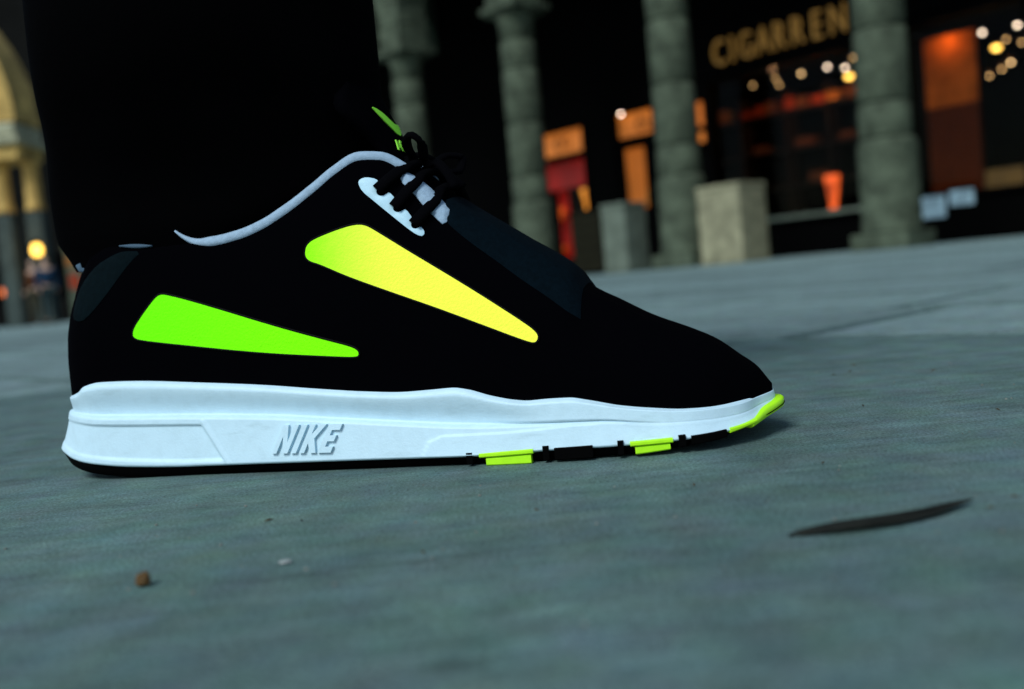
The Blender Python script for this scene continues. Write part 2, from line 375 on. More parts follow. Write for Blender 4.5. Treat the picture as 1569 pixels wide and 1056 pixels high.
# red lit shop between the first two columns
M['amber'] = glow('amber_transom', (1, .25, .02), .17, (.25, .1, .02), .35, 3)
M['amber_blind'] = glow('amber_blind', (1, .22, .018), .16, (.25, .1, .02), .25, 2.5)
M['red_blind'] = glow('red_blind', (1, .015, .004), .075, (.2, .01, .01), .5, 2)
M['dark_print'] = mat('brown_lettering', (.02, .008, .002), .7, .2)
s1 = B('shop_front'); tag(s1, 'red lit shop front with amber transom, left of the far door', 'shop front')
for a in ((-2.36, -2.30, .30, 2.50), (-1.07, -1.0, .30, 2.50)): bar(s1, 'frame_post', *a)
bar(s1, 'frame_rail', -2.30, -1.07, 1.92, 2.02); bar(s1, 'frame_rail', -2.30, -1.07, 2.42, 2.50); bar(s1, 'sill', -2.36, -1.0, .24, .30)
bar(s1, 'mullion', -1.87, -1.80, .30, 1.45)
box('transom_panel', (-2.30, -1.07, 2.69, 2.70, 2.02, 2.42), M['amber'], s1); pane(s1, -2.30, -1.07, .30, 1.92)
box('red_blind', (-2.28, -1.08, 2.76, 2.77, 1.48, 1.92), M['red_blind'], s1)
lettering(s1, 'CG', 0, 2.13, .19, M['dark_print'], y=2.66, adv=[-1.72, -1.52], depth=.006)
# lit door
s2 = B('shop_door'); tag(s2, 'tall narrow shop door glowing amber under a lettered transom', 'shop door')
for a in ((-.44, -.36, 0, 2.50), (.42, .50, 0, 2.50)): bar(s2, 'frame_post', *a)
bar(s2, 'frame_rail', -.36, .42, 2.44, 2.50); bar(s2, 'frame_rail', -.36, .42, 1.99, 2.06)
box('transom_panel', (-.36, .42, 2.69, 2.70, 2.06, 2.44), M['amber'], s2)
lettering(s2, 'CU', 0, 2.14, .19, M['dark_print'], y=2.66, adv=[.10, .30], depth=.006)
d = bar(s2, 'door_leaf', -.36, .42, .02, .95, 2.62, 2.67)
for a in ((-.36, -.28, .955, 1.98), (.17, .42, .955, 1.98), (-.277, .167, 1.90, 1.98)): bar(s2, 'door_stile', *a, 2.62, 2.67)
pane(s2, -.277, .167, .96, 1.90, 2.64); box('door_blind', (-.277, .167, 2.70, 2.71, .96, 1.90), M['amber_blind'], s2)
V, F = sweep([(.2, 2.61, 1.0), (.2, 2.57, 1.01), (.2, 2.57, 1.19), (.2, 2.61, 1.2)], [(1, 0, 0)]*4, .01, .01, 8); mesh('door_handle', V, F, M['bronze'], s2)
# cigar shop
s3 = B('shop_front'); tag(s3, 'dark cigar shop window under a row of gold sign letters', 'shop front')
for a in ((1.38, 1.46, .5, 2.63), (3.78, 3.86, .5, 2.63)): bar(s3, 'frame_post', *a)
bar(s3, 'frame_rail', 1.46, 3.78, 2.56, 2.63); bar(s3, 'sill', 1.36, 3.88, .50, .55, 2.46, 2.66, M['stone_dim']); pane(s3, 1.46, 3.78, .55, 2.56)
bar(s3, 'fascia_board', 1.3, 3.95, 2.66, 3.3, 2.52, 2.595)
box('side_light', (1.165, 1.335, 2.70, 2.71, 2.02, 2.36), M['amber_blind'], s3); box('side_light', (1.165, 1.335, 2.70, 2.71, 1.78, 1.92), M['amber'], s3)
bar(s3, 'stall_riser', 1.38, 3.86, .03, .49, 2.56, 2.597)
lettering(s3, 'CIGARREN', 0, 2.745, .36, M['bronze'], y=2.49, adv=[1.78, 2.00, 2.22, 2.50, 2.76, 3.03, 3.31, 3.60], depth=.022, bold=-.004, squeeze=.66)
# third shop
s4 = B('shop_front'); tag(s4, 'dark shop window with an orange wall and many small lamps at the right', 'shop front')
for a in ((4.26, 4.34, .5, 2.66), (5.75, 5.80, .58, 2.60), (6.86, 6.94, .5, 2.66)): bar(s4, 'frame_post', *a)
bar(s4, 'frame_rail', 4.34, 6.86, 2.60, 2.68); bar(s4, 'sill', 4.26, 6.94, .52, .58, 2.5, 2.66); bar(s4, 'stall_riser', 4.3, 6.9, .03, .51, 2.56, 2.597)
pane(s4, 4.34, 5.75, .58, 2.60); pane(s4, 5.80, 6.86, .58, 2.60)
box('fascia_board', (4.1, 7, 2.52, 2.595, 2.72, 3.3), M['shop_black'], s4)
M['orange_wall'] = mat('orange_plaster', (.58, .105, .010), .9, .1, noise_amt=.45, noise_scale=8)
M['orange_wall_dimmed'] = mat('dimmed_orange_plaster', (.10, .016, .004), .9, .05, noise_amt=.4, noise_scale=9, stretch=(6, 6, .6))  # orange wall colour darkened low down, where the lamp glow fades
op = B('display_wall'); tag(op, 'orange lit partition wall inside the right hand shop window', 'partition')
box('upper_panel', (4.40, 5.02, 3.05, 3.09, 1.66, 2.5), M['orange_wall'], op); box('lower_panel', (4.40, 5.02, 3.05, 3.09, .58, 1.655), M['orange_wall_dimmed'], op)

# lamps: a shade on a cord with a bulb under it
def shade_mesh():
    bm = bmesh.new(); add_lathe(bm, [(.012, .06), (.02, .055), (.055, 0), (.05, 0), (.018, .05), (.01, .052)], 14)
    me = bpy.data.meshes.new('lamp_shade'); bm.to_mesh(me); bm.free(); me.materials.append(M['timber']); return me
SH = shade_mesh()
BULB = {}
def bulb_mesh(kind, r, col, st):
    bm = bmesh.new(); bmesh.ops.create_uvsphere(bm, u_segments=12, v_segments=8, radius=r)
    for v in bm.verts: v.co.x *= 1.5; v.co.y *= 1.5
    me = bpy.data.meshes.new('bulb'); bm.to_mesh(me); bm.free(); me.materials.append(glow('bulb_'+kind, col, st)); BULB[kind] = me
bulb_mesh('white', .015, (1, .72, .55), 6); bulb_mesh('warm', .013, (1, .60, .28), 5); bulb_mesh('small', .010, (1, .55, .22), 4); bulb_mesh('big', .034, (1, .52, .09), 4)
def lamp(x, y, z, kind, label):
    o = B('pendant_lamp', (x, y, z)); tag(o, label, 'lamp', 'small lamps hanging inside the shops')
    link('bulb', BULB[kind], None, o, True); link('lamp_shade', SH, None, o, False, (0, 0, .012))
    top = 2.80-z
    if top > .09: box('cord', (-.003, .003, -.003, .003, .07, top), M['shop_black'], o)
LAMPS = [(1.41, 'small', 2.62, 'dim first lamp below the left end of the gold sign'), (1.81, 'small', 2.64, 'upper of two close small lamps below the gold sign'), (1.86, 'small', 2.53, 'lower of two close small lamps below the gold sign'),
 (2.24, 'warm', 2.62, 'single warm lamp below the middle of the gold sign'), (2.66, 'white', 2.62, 'single white lamp below the right half of the gold sign'), (2.93, 'white', 2.55, 'white lamp just above the big warm lamp by the widest column'), (2.98, 'big', 2.42, 'big warm lamp close to the left of the widest column'), (3.06, 'small', 2.66, 'small lamp closest to the left edge of the widest column')]
LAMPS += [(4.01, 'small', 2.56, 'small lamp closest to the right edge of the widest column'), (4.37, 'warm', 2.56, 'warm lamp above the right end of the orange wall'), (4.81, 'white', 2.57, 'white lamp up and left of the big yellow lamp'), (5.23, 'white', 2.56, 'lamp nearest the top right corner of the photo'), (4.97, 'big', 2.35, 'big yellow lamp in the right hand shop'),
 (4.63, 'warm', 2.14, 'low lamp alone beside the orange wall'), (4.87, 'small', 2.02, 'lowest lamp of the right hand shop'), (5.02, 'small', 2.07, 'middle lamp of the low row of three at the right'), (5.13, 'warm', 2.13, 'highest lamp of the low row of three at the right'), (5.09, 'small', 2.42, 'small lamp touching the big yellow lamp at its upper right'), (5.27, 'small', 2.34, 'small lamp on the right edge of the photo')]
for x, kind, z, l in LAMPS: lamp(x, 3.8, min(z, 2.70), kind, l)
def spot(name, x, y, z, label):
    o = B('wall_spotlight', (x, y, z)); tag(o, label, 'lamp')
    link('bulb', BULB['white'], None, o, True); box('bracket', (-.012, .012, .02, 2.595-y, .03, .05), M['shop_black'], o); return o
spot('wall_spotlight', 1.28, 2.42, 2.37, 'small spotlight just right of the third column, over a narrow amber pane')
spot('wall_spotlight', -.06, 2.42, 2.41, 'bright small spotlight over the lettered transom of the amber door')
spot('wall_spotlight', -2.12, 2.42, 2.14, 'bright small spotlight at the left end of the red shop transom')
def plight(x, y, z, e, col=(1, .6, .3), r=.05):
    l = bpy.data.lights.new('lamp_light', 'POINT'); l.energy = e; l.color = col; l.shadow_soft_size = r
    o = bpy.data.objects.new('lamp_light', l); COL.objects.link(o); o.location = (AR[0]+x*DX-y*DY, AR[1]+x*DY+y*DX, z)
plight(4.72, 2.92, 2.42, .9, (1, .55, .25)); plight(2.6, 3.6, 2.30, 3.0, (1, .5, .25)); plight(5.0, 3.6, 2.25, 3.0, (1, .55, .25)); plight(1.9, 3.6, 2.35, 2, (1, .5, .25))
# shelves in the cigar shop, boxes on the top one
shf = B('display_shelf'); tag(shf, 'dark wooden shelf unit behind the cigar shop window', 'shelf')
for z in (1.05, 1.60, 2.17): box('shelf_board', (.15, 3.75, 4.1, 4.5, z, z+.03), M['timber'], shf, bev=.004)
for x in (.15, .9, 1.7, 2.4, 3.0, 3.72): box('shelf_post', (x, x+.03, 4.12, 4.48, .02, 2.5), M['timber'], shf)
BX = [mat('red_card', (.45, .05, .012), .7, .2, noise_amt=.3, noise_scale=12), mat('amber_card', (.55, .18, .03), .7, .2, noise_amt=.3, noise_scale=12), mat('brown_card', (.18, .05, .015), .7, .2, noise_amt=.3, noise_scale=12)]
ORD = ['first', 'second', 'third', 'fourth', 'fifth', 'sixth', 'seventh', 'eighth', 'ninth', 'tenth', 'eleventh', 'twelfth', 'thirteenth', 'fourteenth', 'fifteenth']; nb_ = 0
x = .25; k = 0
while x < 3.6:
    w = random.uniform(.09, .24); h = random.uniform(.10, .24)
    for z, yy in ((2.201, 4.12),) if random.random() < .8 else ():
        o = box('cigar_box', (-w/2, w/2, 0, .25, 0, h), BX[k % 3 if random.random() < .7 else 0], None, bev=.006)
        o.location = B('tmp', (x+w/2, yy, z)).location; o.rotation_euler = (0, 0, BA); bpy.data.objects.remove(bpy.data.objects['tmp'])
        tag(o, ORD[nb_]+' box from the left on the lit top shelf of the cigar shop', 'box', 'boxes on the cigar shop shelf'); nb_ += 1
    k += 1; x += w+random.uniform(.02, .10)
for (x, w, h, z), wh in zip(((1.2, .2, .1, 1.631), (2.0, .3, .12, 1.631), (2.7, .25, .09, 1.631), (1.0, .2, .1, 1.081), (2.2, .3, .14, 1.081)), ('leftmost box on the middle', 'widest box on the middle', 'rightmost box on the middle', 'small left box on the lowest', 'wide right box on the lowest')):
    o = box('cigar_box', (-w/2, w/2, 0, .25, 0, h), BX[2], None, bev=.006)
    o.location = (AR[0]+x*DX-4.13*DY, AR[1]+x*DY+4.13*DX, z); o.rotation_euler = (0, 0, BA)
    tag(o, wh+' shelf of the cigar shop, brown and dim', 'box', 'boxes on the cigar shop shelf')
# glowing things in the windows
def vase(x, y, z, h, r, m, name, label, cat):
    o = B(name, (x, y, z)); tag(o, label, cat)
    bm = bmesh.new(); add_lathe(bm, [(r*.5, 0), (r*.62, .01), (r*.5, h*.12), (r*.62, h*.35), (r, h*.8), (r*1.02, h*.97), (r*.95, h), (r*.9, h*.97)], 18); bmo('shade', bm, m, o, None, True)
    bm = bmesh.new(); add_lathe(bm, [(r*.6, -.03), (r*.62, -.012), (r*.4, 0)], 16); bmo('foot', bm, M['timber'], o, None, True); return o
vase(3.15, 2.86, .585, .44, .095, glow('red_glass', (1, .13, .02), .55, (.3, .02, .01), .7, 5), 'vase_lamp', 'glowing red orange vase lamp on the cigar shop sill', 'lamp')
vase(1.98, 2.9, .585, .16, .05, glow('dim_red_glass', (1, .05, .01), .07, (.3, .02, .01), .5, 9), 'vase_lamp', 'small dim red glass behind the stone block at the window corner', 'lamp')
vase(-1.33, 2.88, 1.10, .33, .12, glow('orange_shade', (1, .32, .03), .75, (.3, .1, .02), .4, 5), 'table_lamp', 'glowing orange lamp shade in the red lit shop', 'lamp')
vase(-2.02, 2.88, .98, .22, .08, glow('red_shade', (1, .14, .02), .32, (.3, .05, .02), .5, 7), 'table_lamp', 'small red lamp low beside the second column', 'lamp')
vase(-2.06, 2.88, .40, .13, .09, glow('rust_shade', (1, .16, .02), .22, (.3, .05, .02), .5, 7), 'floor_lamp', 'lowest small reddish lamp beside the second column', 'lamp')
box('shelf_board', (-2.3, -1.08, 2.87, 3.2, 1.03, 1.06), M['timber'], s1); box('red_curtain', (-2.29, -1.92, 3.0, 3.02, .31, 1.48), M['red_blind'], s1)
# notice and menu boards
M['notice'] = mat('pale_blue_paper', (.30, .43, .49), .6, .2, noise_amt=.5, noise_scale=14)
M['notice_ink'] = mat('grey_ink', (.12, .17, .2), .7, .2)
def board(x, w, z0, z1, label):
    o = B('menu_board', (x, 1.8, 0)); tag(o, label, 'menu board', 'two small menu boards by the right hand shop')
    box('board', (-w/2, w/2, -.012, .012, z0, z1), M['notice'], o, bev=.004)
    for k in range(3): box('printed_line', (-w/2+.04, w/2-.05, -.0145, -.0125, z1-.05-k*.045, z1-.04-k*.045), M['notice_ink'], o)
    box('rim', (-w/2-.02, w/2+.02, .013, .03, z0-.02, z1+.04), M['shop_black'], o, bev=.004)
    for s in (-1, 1): box('leg', (s*w*.4-.012, s*w*.4+.012, .014, .036, 0, z0-.021), M['shop_black'], o)
board(4.95, .33, .29, .53, 'larger left one of two pale blue menu boards'); board(5.30, .26, .40, .56, 'smaller right one of two pale blue menu boards')
y2 = B('window_sign'); tag(y2, 'dim yellow sign standing low in the right hand shop window', 'sign')
box('sign_plate', (5.12, 5.56, 2.88, 2.90, .59, .80), glow('dim_yellow_sign', (.8, .4, .06), .03, (.08, .04, .01), .4, 8), y2, bev=.004); box('sign_foot', (5.2, 5.5, 2.901, 2.98, .585, .60), M['timber'], y2)

plinth_block(3.30, 3.86, -.28, .22, .86, 'pale stone plinth block right of the third column', M['stone_pale'])
plinth_block(1.86, 2.24, -.30, .10, .84, 'darker grey stone plinth block below the glowing amber door', M['stone_dim'])
M['planter_wood'] = mat('dark_planter_boards', (.010, .009, .004), .8, .1, noise_amt=.4, noise_scale=6, stretch=(1, 1, 8))
def planter(x0, x1, y0, y1, h, label):
    o = B('planter_box', ((x0+x1)/2, (y0+y1)/2, 0)); tag(o, label, 'planter', 'dark planters beside the stone blocks'); hx, hy = (x1-x0)/2, (y1-y0)/2
    for k in range(5):
        z0 = .06+k*(h-.1)/5; z1 = z0+(h-.1)/5-.012
        box('side_board', (-hx, hx, -hy, -hy+.025, z0, z1), M['planter_wood'], o, bev=.004); box('side_board', (hx-.025, hx, -hy+.028, hy, z0, z1), M['planter_wood'], o, bev=.004)
    box('liner', (-hx+.03, hx-.03, -hy+.03, hy, .02, h-.05), M['shop_black'], o)
    box('rim', (-hx-.02, hx+.02, -hy-.02, hy+.02, h-.04, h), M['planter_wood'], o, bev=.006)
planter(2.62, 3.24, .34, .9, .80, 'dark wooden planter left of the pale stone block')
planter(1.30, 1.80, -.26, .2, .80, 'dark wooden planter behind the front of the toe strap')

# ------------------------------------------------------------------ left edge: corner arcade of yellow stone with warm glow painted in, lantern, post, walkers
M['ochre'] = mat('yellow_stone_painted_glow', (.46, .30, .095), .9, .15, noise_amt=.6, noise_scale=2.6, bump=.3, bump_scale=25)  # warm light on the arch is also put into this yellow
M['ochre_grey'] = mat('grey_yellow_stone', (.34, .33, .22), .9, .15, noise_amt=.25, noise_scale=5, bump=.3, bump_scale=25)
M['grey_stone'] = mat('blue_grey_stone', (.045, .06, .055), .9, .15, noise_amt=.3, noise_scale=5)
ca = empty('corner_arcade', (-7.1*1.75, 15*1.75, 0)); ca.scale = (1.75, 1.75, 1.75); tag(ca, 'yellow stone arch on twin columns at the left edge', 'archway')
def arch_poly(cx, cz, r0, r1, a0, a1, n=14):
    o_ = [(cx+r1*math.cos(a0+(a1-a0)*k/n), cz+r1*math.sin(a0+(a1-a0)*k/n)) for k in range(n+1)]
    i_ = [(cx+r0*math.cos(a0+(a1-a0)*k/n), cz+r0*math.sin(a0+(a1-a0)*k/n)) for k in range(n, -1, -1)]
    return o_+i_
NV = 7
for k in range(NV):
    a0 = math.pi*.5*k/NV+.004; a1 = math.pi*.5*(k+1)/NV-.004
    bm = bmesh.new(); add_prism(bm, arch_poly(-2.55, 3.02, 1.95, 2.58, a0, a1, 4), -.35, .35); bmo('voussoir', bm, M['ochre'], ca)
bm = bmesh.new(); add_prism(bm, arch_poly(-2.55, 3.02, 2.585, 2.70, 0, math.pi/2, 16), -.42, .42); bmo('arch_moulding', bm, M['ochre'], ca)
bm = bmesh.new(); add_box(bm, -.60, .14, -.45, .45, 2.80, 3.0, bev=.05); add_box(bm, -.66, .20, -.5, .5, 2.68, 2.797, bev=.04); bmo('capital', bm, M['ochre_grey'], ca)
bm = bmesh.new(); add_prism(bm, [(-.58, 2.675), (.15, 2.675), (.10, 2.48), (-.46, 2.48)], -.4, .4); bmo('capital', bm, M['ochre'], ca)
for x in (-.36, .10):
    bm = bmesh.new(); add_lathe(bm, [(.1, 1.72), (.15, 1.74), (.13, 1.80), (.12, 1.84), (.115, 2.38), (.13, 2.43), (.15, 2.475), (.1, 2.475)], 18, x, 0); bmo('column_shaft', bm, M['ochre'], ca, None, True)
    box('column_plinth', (x-.12, x+.12, -.12, .12, 0, 1.715), M['grey_stone'], ca, bev=.02)
fb = empty('background_house', (-18, 46, 0)); tag(fb, 'dark house front far behind the yellow arch', 'building')
M['far_dark'] = mat('dark_render', (.0035, .0035, .003), .95, .1, noise_amt=.4, noise_scale=.8)
box('wall', (-22, 9.5, 0, 6, 0, 16), M['far_dark'], fb)
for k in range(5): box('window', (-9+k*3, -7.6+k*3, -.06, -.003, 1.2, 3.2), M['shop_black'], fb, bev=.02)
lt = empty('street_lantern', (-6.92*1.75, 14.7*1.75, 0)); lt.scale = (1.75, 1.75, 1.75); tag(lt, 'glowing yellow lantern on a post before the yellow arch', 'lantern')
bm = bmesh.new(); add_lathe(bm, [(.05, 0), (.06, .02), (.03, .08), (.018, .12), (.018, .95), (.04, .98), (.05, 1.0), (.03, 1.025)], 14); bmo('post', bm, M['shop_black'], lt, None, True)
bm = bmesh.new(); add_lathe(bm, [(.04, 1.03), (.065, 1.06), (.075, 1.12), (.06, 1.18), (.03, 1.205)], 18); bmo('globe', bm, glow('lantern_globe', (1, .55, .08), 2.2), lt, None, True)
bm = bmesh.new(); add_lathe(bm, [(.05, 1.208), (.08, 1.215), (.03, 1.26), (.01, 1.29)], 14); bmo('cap', bm, M['shop_black'], lt)
pl_ = bpy.data.lights.new('lantern_light', 'POINT'); pl_.energy = 6; pl_.color = (1, .6, .2); pl_.shadow_soft_size = .1
po = bpy.data.objects.new('lantern_light', pl_); COL.objects.link(po); po.location = (-6.92*1.75, 14.4*1.75, 2.0)
pst = empty('stone_post', (-6.52*1.75, 15.1*1.75, 0)); pst.scale = (1.75, 1.75, 1.75); tag(pst, 'pale square stone post with a red notice behind the heel', 'post')
box('post', (-.13, .13, -.12, .12, 0, 1.1), mat('post_stone', (.07, .09, .065), .9, .1, noise_amt=.25, noise_scale=6), pst, bev=.015); box('post_cap', (-.15, .15, -.14, .14, 1.103, 1.16), M['stone'], pst, bev=.015)
box('red_notice', (-.09, .05, -.135, -.122, .50, .72), mat('red_notice', (.25, .03, .01), .8, .2), pst); box('brown_notice', (-.10, 0, -.135, -.122, .84, 1.0), mat('brown_notice', (.22, .09, .02), .8, .2), pst)
gl = empty('wall_lamp', (-7.72*1.75, 15.2*1.75, .55*1.75)); gl.scale = (1.75, 1.75, 1.75); tag(gl, 'small orange lamp cut off by the left edge of the photo', 'lamp')
bm = bmesh.new(); bmesh.ops.create_uvsphere(bm, u_segments=14, v_segments=10, radius=.07); bmo('globe', bm, glow('orange_globe', (1, .2, .03), .7), gl, None, True)
bm = bmesh.new(); add_lathe(bm, [(.03, -.55), (.04, -.53), (.02, -.48), (.02, -.075), (.04, -.06)], 12); bmo('stem', bm, M['shop_black'], gl)

def skinned(name, joints, edges, radii, m, parent, root=0, sub=1):
    me = bpy.data.meshes.new(name); me.from_pydata(joints, edges, []); o = bpy.data.objects.new(name, me); COL.objects.link(o); o.parent = parent
    s = o.modifiers.new('skin', 'SKIN'); lay = me.skin_vertices[0] if me.skin_vertices else None
    if lay is None:
        bm = bmesh.new(); bm.from_mesh(me); bm.verts.layers.skin.verify(); bm.to_mesh(me); bm.free(); lay = me.skin_vertices[0]
    for i, r in enumerate(radii): lay.data[i].radius = (r, r) if not hasattr(r, '__len__') else r; lay.data[i].use_root = i == root
    sb = o.modifiers.new('smooth', 'SUBSURF'); sb.levels = sub; sb.render_levels = sub; s.use_smooth_shade = True; me.materials.append(m); return o
def walker(x, y, rz, h, top, legc, hairc, label, stride):
    o = empty('person', (x, y, 0), rz); tag(o, label, 'person', 'walkers under the far arches'); k = h/1.72
    J = [(0, 0, .95), (0, 0, 1.15), (0, .01, 1.38), (0, 0, 1.48), (0, -.01, 1.55), (0, -.015, 1.64), (0, -.01, 1.70)]
    E = [(0, 1), (1, 2), (2, 3), (3, 4), (4, 5), (5, 6)]; Rr = [(.13, .10), (.13, .10), (.15, .10), .055, .065, .085, .05]
    TT = dict()
    for s in (-1, 1):
        b = len(J); f = s*stride
        J += [(s*.09, 0, .88), (s*.10, f*.5-.02, .48), (s*.10, f+.03, .09), (s*.10, f-.10, .04)]; E += [(0, b), (b, b+1), (b+1, b+2), (b+2, b+3)]; Rr += [.085, .058, .042, .035]
        a = len(J); J += [(s*.19, 0, 1.40), (s*.23, .03, 1.13), (s*.21, -.09+.05*s, .90), (s*.205, -.12+.05*s, .80)]; E += [(2, a), (a, a+1), (a+1, a+2), (a+2, a+3)]; Rr += [.055, .044, .033, .035]
    sc = lambda q: tuple(c*k for c in q); rr = lambda q, g=1.0: tuple(c*k*g for c in q) if hasattr(q, '__len__') else q*k*g
    skinned('body', [sc(q) for q in J], E, [rr(q, .8 if i not in (3, 4, 5, 6) else 1) for i, q in enumerate(Rr)], M['skin'], o, 0)
    ji = [0, 1, 2, 11, 12, 13, 19, 20, 21]; mp = {v: i for i, v in enumerate(ji)}
    skinned('jacket', [sc(J[i]) for i in ji], [(mp[a], mp[b]) for a, b in E if a in mp and b in mp], [rr(Rr[i], 1.22) for i in ji], top, o, 0)
    ji = [0, 7, 8, 9, 15, 16, 17]; mp = {v: i for i, v in enumerate(ji)}
    skinned('trousers', [sc(J[i]) for i in ji], [(mp[a], mp[b]) for a, b in E if a in mp and b in mp], [rr(Rr[i], 1.2) for i in ji], legc, o, 0)
    skinned('hair', [sc((0, .01, 1.66)), sc((0, .015, 1.72))], [(0, 1)], [rr(.095), rr(.06)], hairc, o, 0)
    for s in (-1, 1):
        f = s*stride
        skinned('boot', [sc((s*.10, f+.03, .07)), sc((s*.10, f-.06, .045)), sc((s*.10, f-.15, .04))], [(0, 1), (1, 2)], [rr(.052), rr(.045), rr(.038)], M['shop_black'], o, 0)
M['hair'] = mat('dark_hair', (.01, .008, .006), .7, .2)
walker(-11.15, 24, .5, 1.66, mat('blue_jacket', (.012, .035, .070), .9, .1), mat('dark_teal_trousers', (.012, .028, .032), .8, .2), M['hair'], 'walker in a blue jacket below the yellow lantern', .16)
walker(-11.75, 24.6, -.3, 1.64, mat('brown_coat', (.06, .020, .006), .9, .1), mat('beige_trousers', (.05, .045, .028), .9, .1), M['hair'], 'walker in a brown coat and beige trousers near the left edge', .10)
# ---- sneaker geometry: u runs heel to toe, v towards the lateral (near) side, z up; metres
SHOE_L = .301
SHOE_YAW = -13.0
SHOE_O = (-.1950, .4320)
NEAR_W = ([0,.03,.07,.10,.13,.17,.21,.24,.27,.29,.301], [.0300,.0310,.0312,.0328,.0352,.0376,.0392,.0385,.0345,.0285,.0225])
FAR_W  = ([0,.03,.07,.10,.13,.17,.21,.24,.27,.29,.301], [.0300,.0310,.0300,.0285,.0290,.0350,.0435,.0450,.0400,.0330,.0260])
def smooth_interp(x, xs, ys):
    """monotone cubic (Fritsch-Carlson) interpolation, clamped at both ends"""
    xs = np.asarray(xs, float); ys = np.asarray(ys, float); x = np.clip(np.asarray(x, float), xs[0], xs[-1])
    h = np.diff(xs); d = np.diff(ys)/h
    m = np.zeros(len(xs)); m[0] = d[0]; m[-1] = d[-1]
    for i in range(1, len(xs)-1):
        m[i] = 0 if d[i-1]*d[i] <= 0 else 2*d[i-1]*d[i]/(d[i-1]+d[i])
    k = np.clip(np.searchsorted(xs, x, side='right')-1, 0, len(xs)-2)
    t = (x-xs[k])/h[k]
    return ((2*t**3-3*t**2+1)*ys[k]+(t**3-2*t**2+t)*h[k]*m[k]+(-2*t**3+3*t**2)*ys[k+1]+(t**3-t**2)*h[k]*m[k+1])
def half_width(u, side=1, heel=.033, toe=.040):
    w = smooth_interp(u, *(NEAR_W if side > 0 else FAR_W))
    u = np.asarray(u, float)
    a = np.clip((heel-u)/heel, 0, 1); b = np.clip((u-(SHOE_L-toe))/toe, 0, 1)
    return w*np.sqrt(np.clip(1-a*a, 0, 1))*np.sqrt(np.clip(1-b**2.2, 0, 1))
Z_MTOP = ([0,.012,.0222,.0275,.0356,.0504,.0793,.108,.1355,.1514,.1669,.1772,.1848,.1909,.1992,.2087,.2134,.2205,.2275,.2343,.2455,.2566,.2676,.2786,.29,.301],
          [.0340,.0346,.0362,.0387,.0399,.0394,.0369,.0342,.0309,.0292,.0282,.0284,.0286,.0276,.0249,.0227,.0222,.0224,.0223,.0210,.0183,.0165,.0152,.0148,.0152,.0160])
Z_SEAM = ([0,.021,.034,.0779,.1124,.1398,.1659,.186,.2008,.2151,.2383,.26,.28,.301],
          [.0280,.0274,.0262,.0239,.0219,.0193,.0168,.0150,.0143,.0139,.0134,.0110,.0105,.0128])
Z_MBOT = ([0,.011,.0185,.0297,.0476,.0766,.1141,.1443,.1678,.1905,.2192,.2469,.2625,.2735,.2825,.2917,.301],
          [.0130,.0115,.0096,.0078,.0059,.0048,.0047,.0046,.0044,.0042,.0049,.0051,.0054,.0058,.0066,.0085,.0112])
Z_OBOT = ([0,.007,.0163,.0329,.05,.2135,.2462,.262,.2777,.2892,.301], [.0100,.0085,.0050,.0016,.0,.0,.0004,.0014,.0030,.0054,.0090])
Z_TOP  = ([0,.008,.012,.018,.025,.031,.045,.062,.076,.089,.1004,.112,.1234,.135,.1436,.1533,.161,.1695,.183,.2096,.2286,.2327,.2446,.2565,.2706,.2799,.2889,.2956,.301],
          [.0845,.0860,.0872,.0900,.0924,.0938,.0928,.0915,.0915,.0910,.0922,.0952,.1003,.1070,.1124,.1165,.1157,.1104,.0985,.0795,.0658,.0600,.0527,.0459,.0398,.0352,.0292,.0246,.0176])
W_TOP  = ([0,.03,.06,.10,.145,.165,.185,.23,.26,.29,.301], [.020,.022,.026,.027,.025,.021,.0165,.013,.010,.004,.001])
Q_UP   = ([0,.08,.15,.20,.25,.301], [.9,.85,.72,.6,.52,.5])
def heel_lean(z):
    return .0058+smooth_interp(z, [0,.045,.058,.066,.074,.082,.088,.1], [0,0,.001,.003,.006,.0092,.0120,.0145])
def fade(u): return np.clip(1-np.asarray(u,float)/.075, 0, 1)**1.2
def upper_v(u, z, side=1):
    """half width of the upper at length u and height z"""
    u = np.asarray(u, float); z = np.asarray(z, float)
    uu = np.clip(u-heel_lean(z)*fade(u), 0, SHOE_L)
    zb = smooth_interp(uu, *Z_MTOP)-.002; zt = smooth_interp(uu, *Z_TOP)
    s = np.clip((z-zb)/(zt-zb), 0, 1)
    w = np.maximum(half_width(uu, side)-.0012, 0)
    wt = np.minimum(smooth_interp(uu, *W_TOP), w*.8)
    return wt+(w-wt)*(1-s**2)**smooth_interp(uu, *Q_UP)
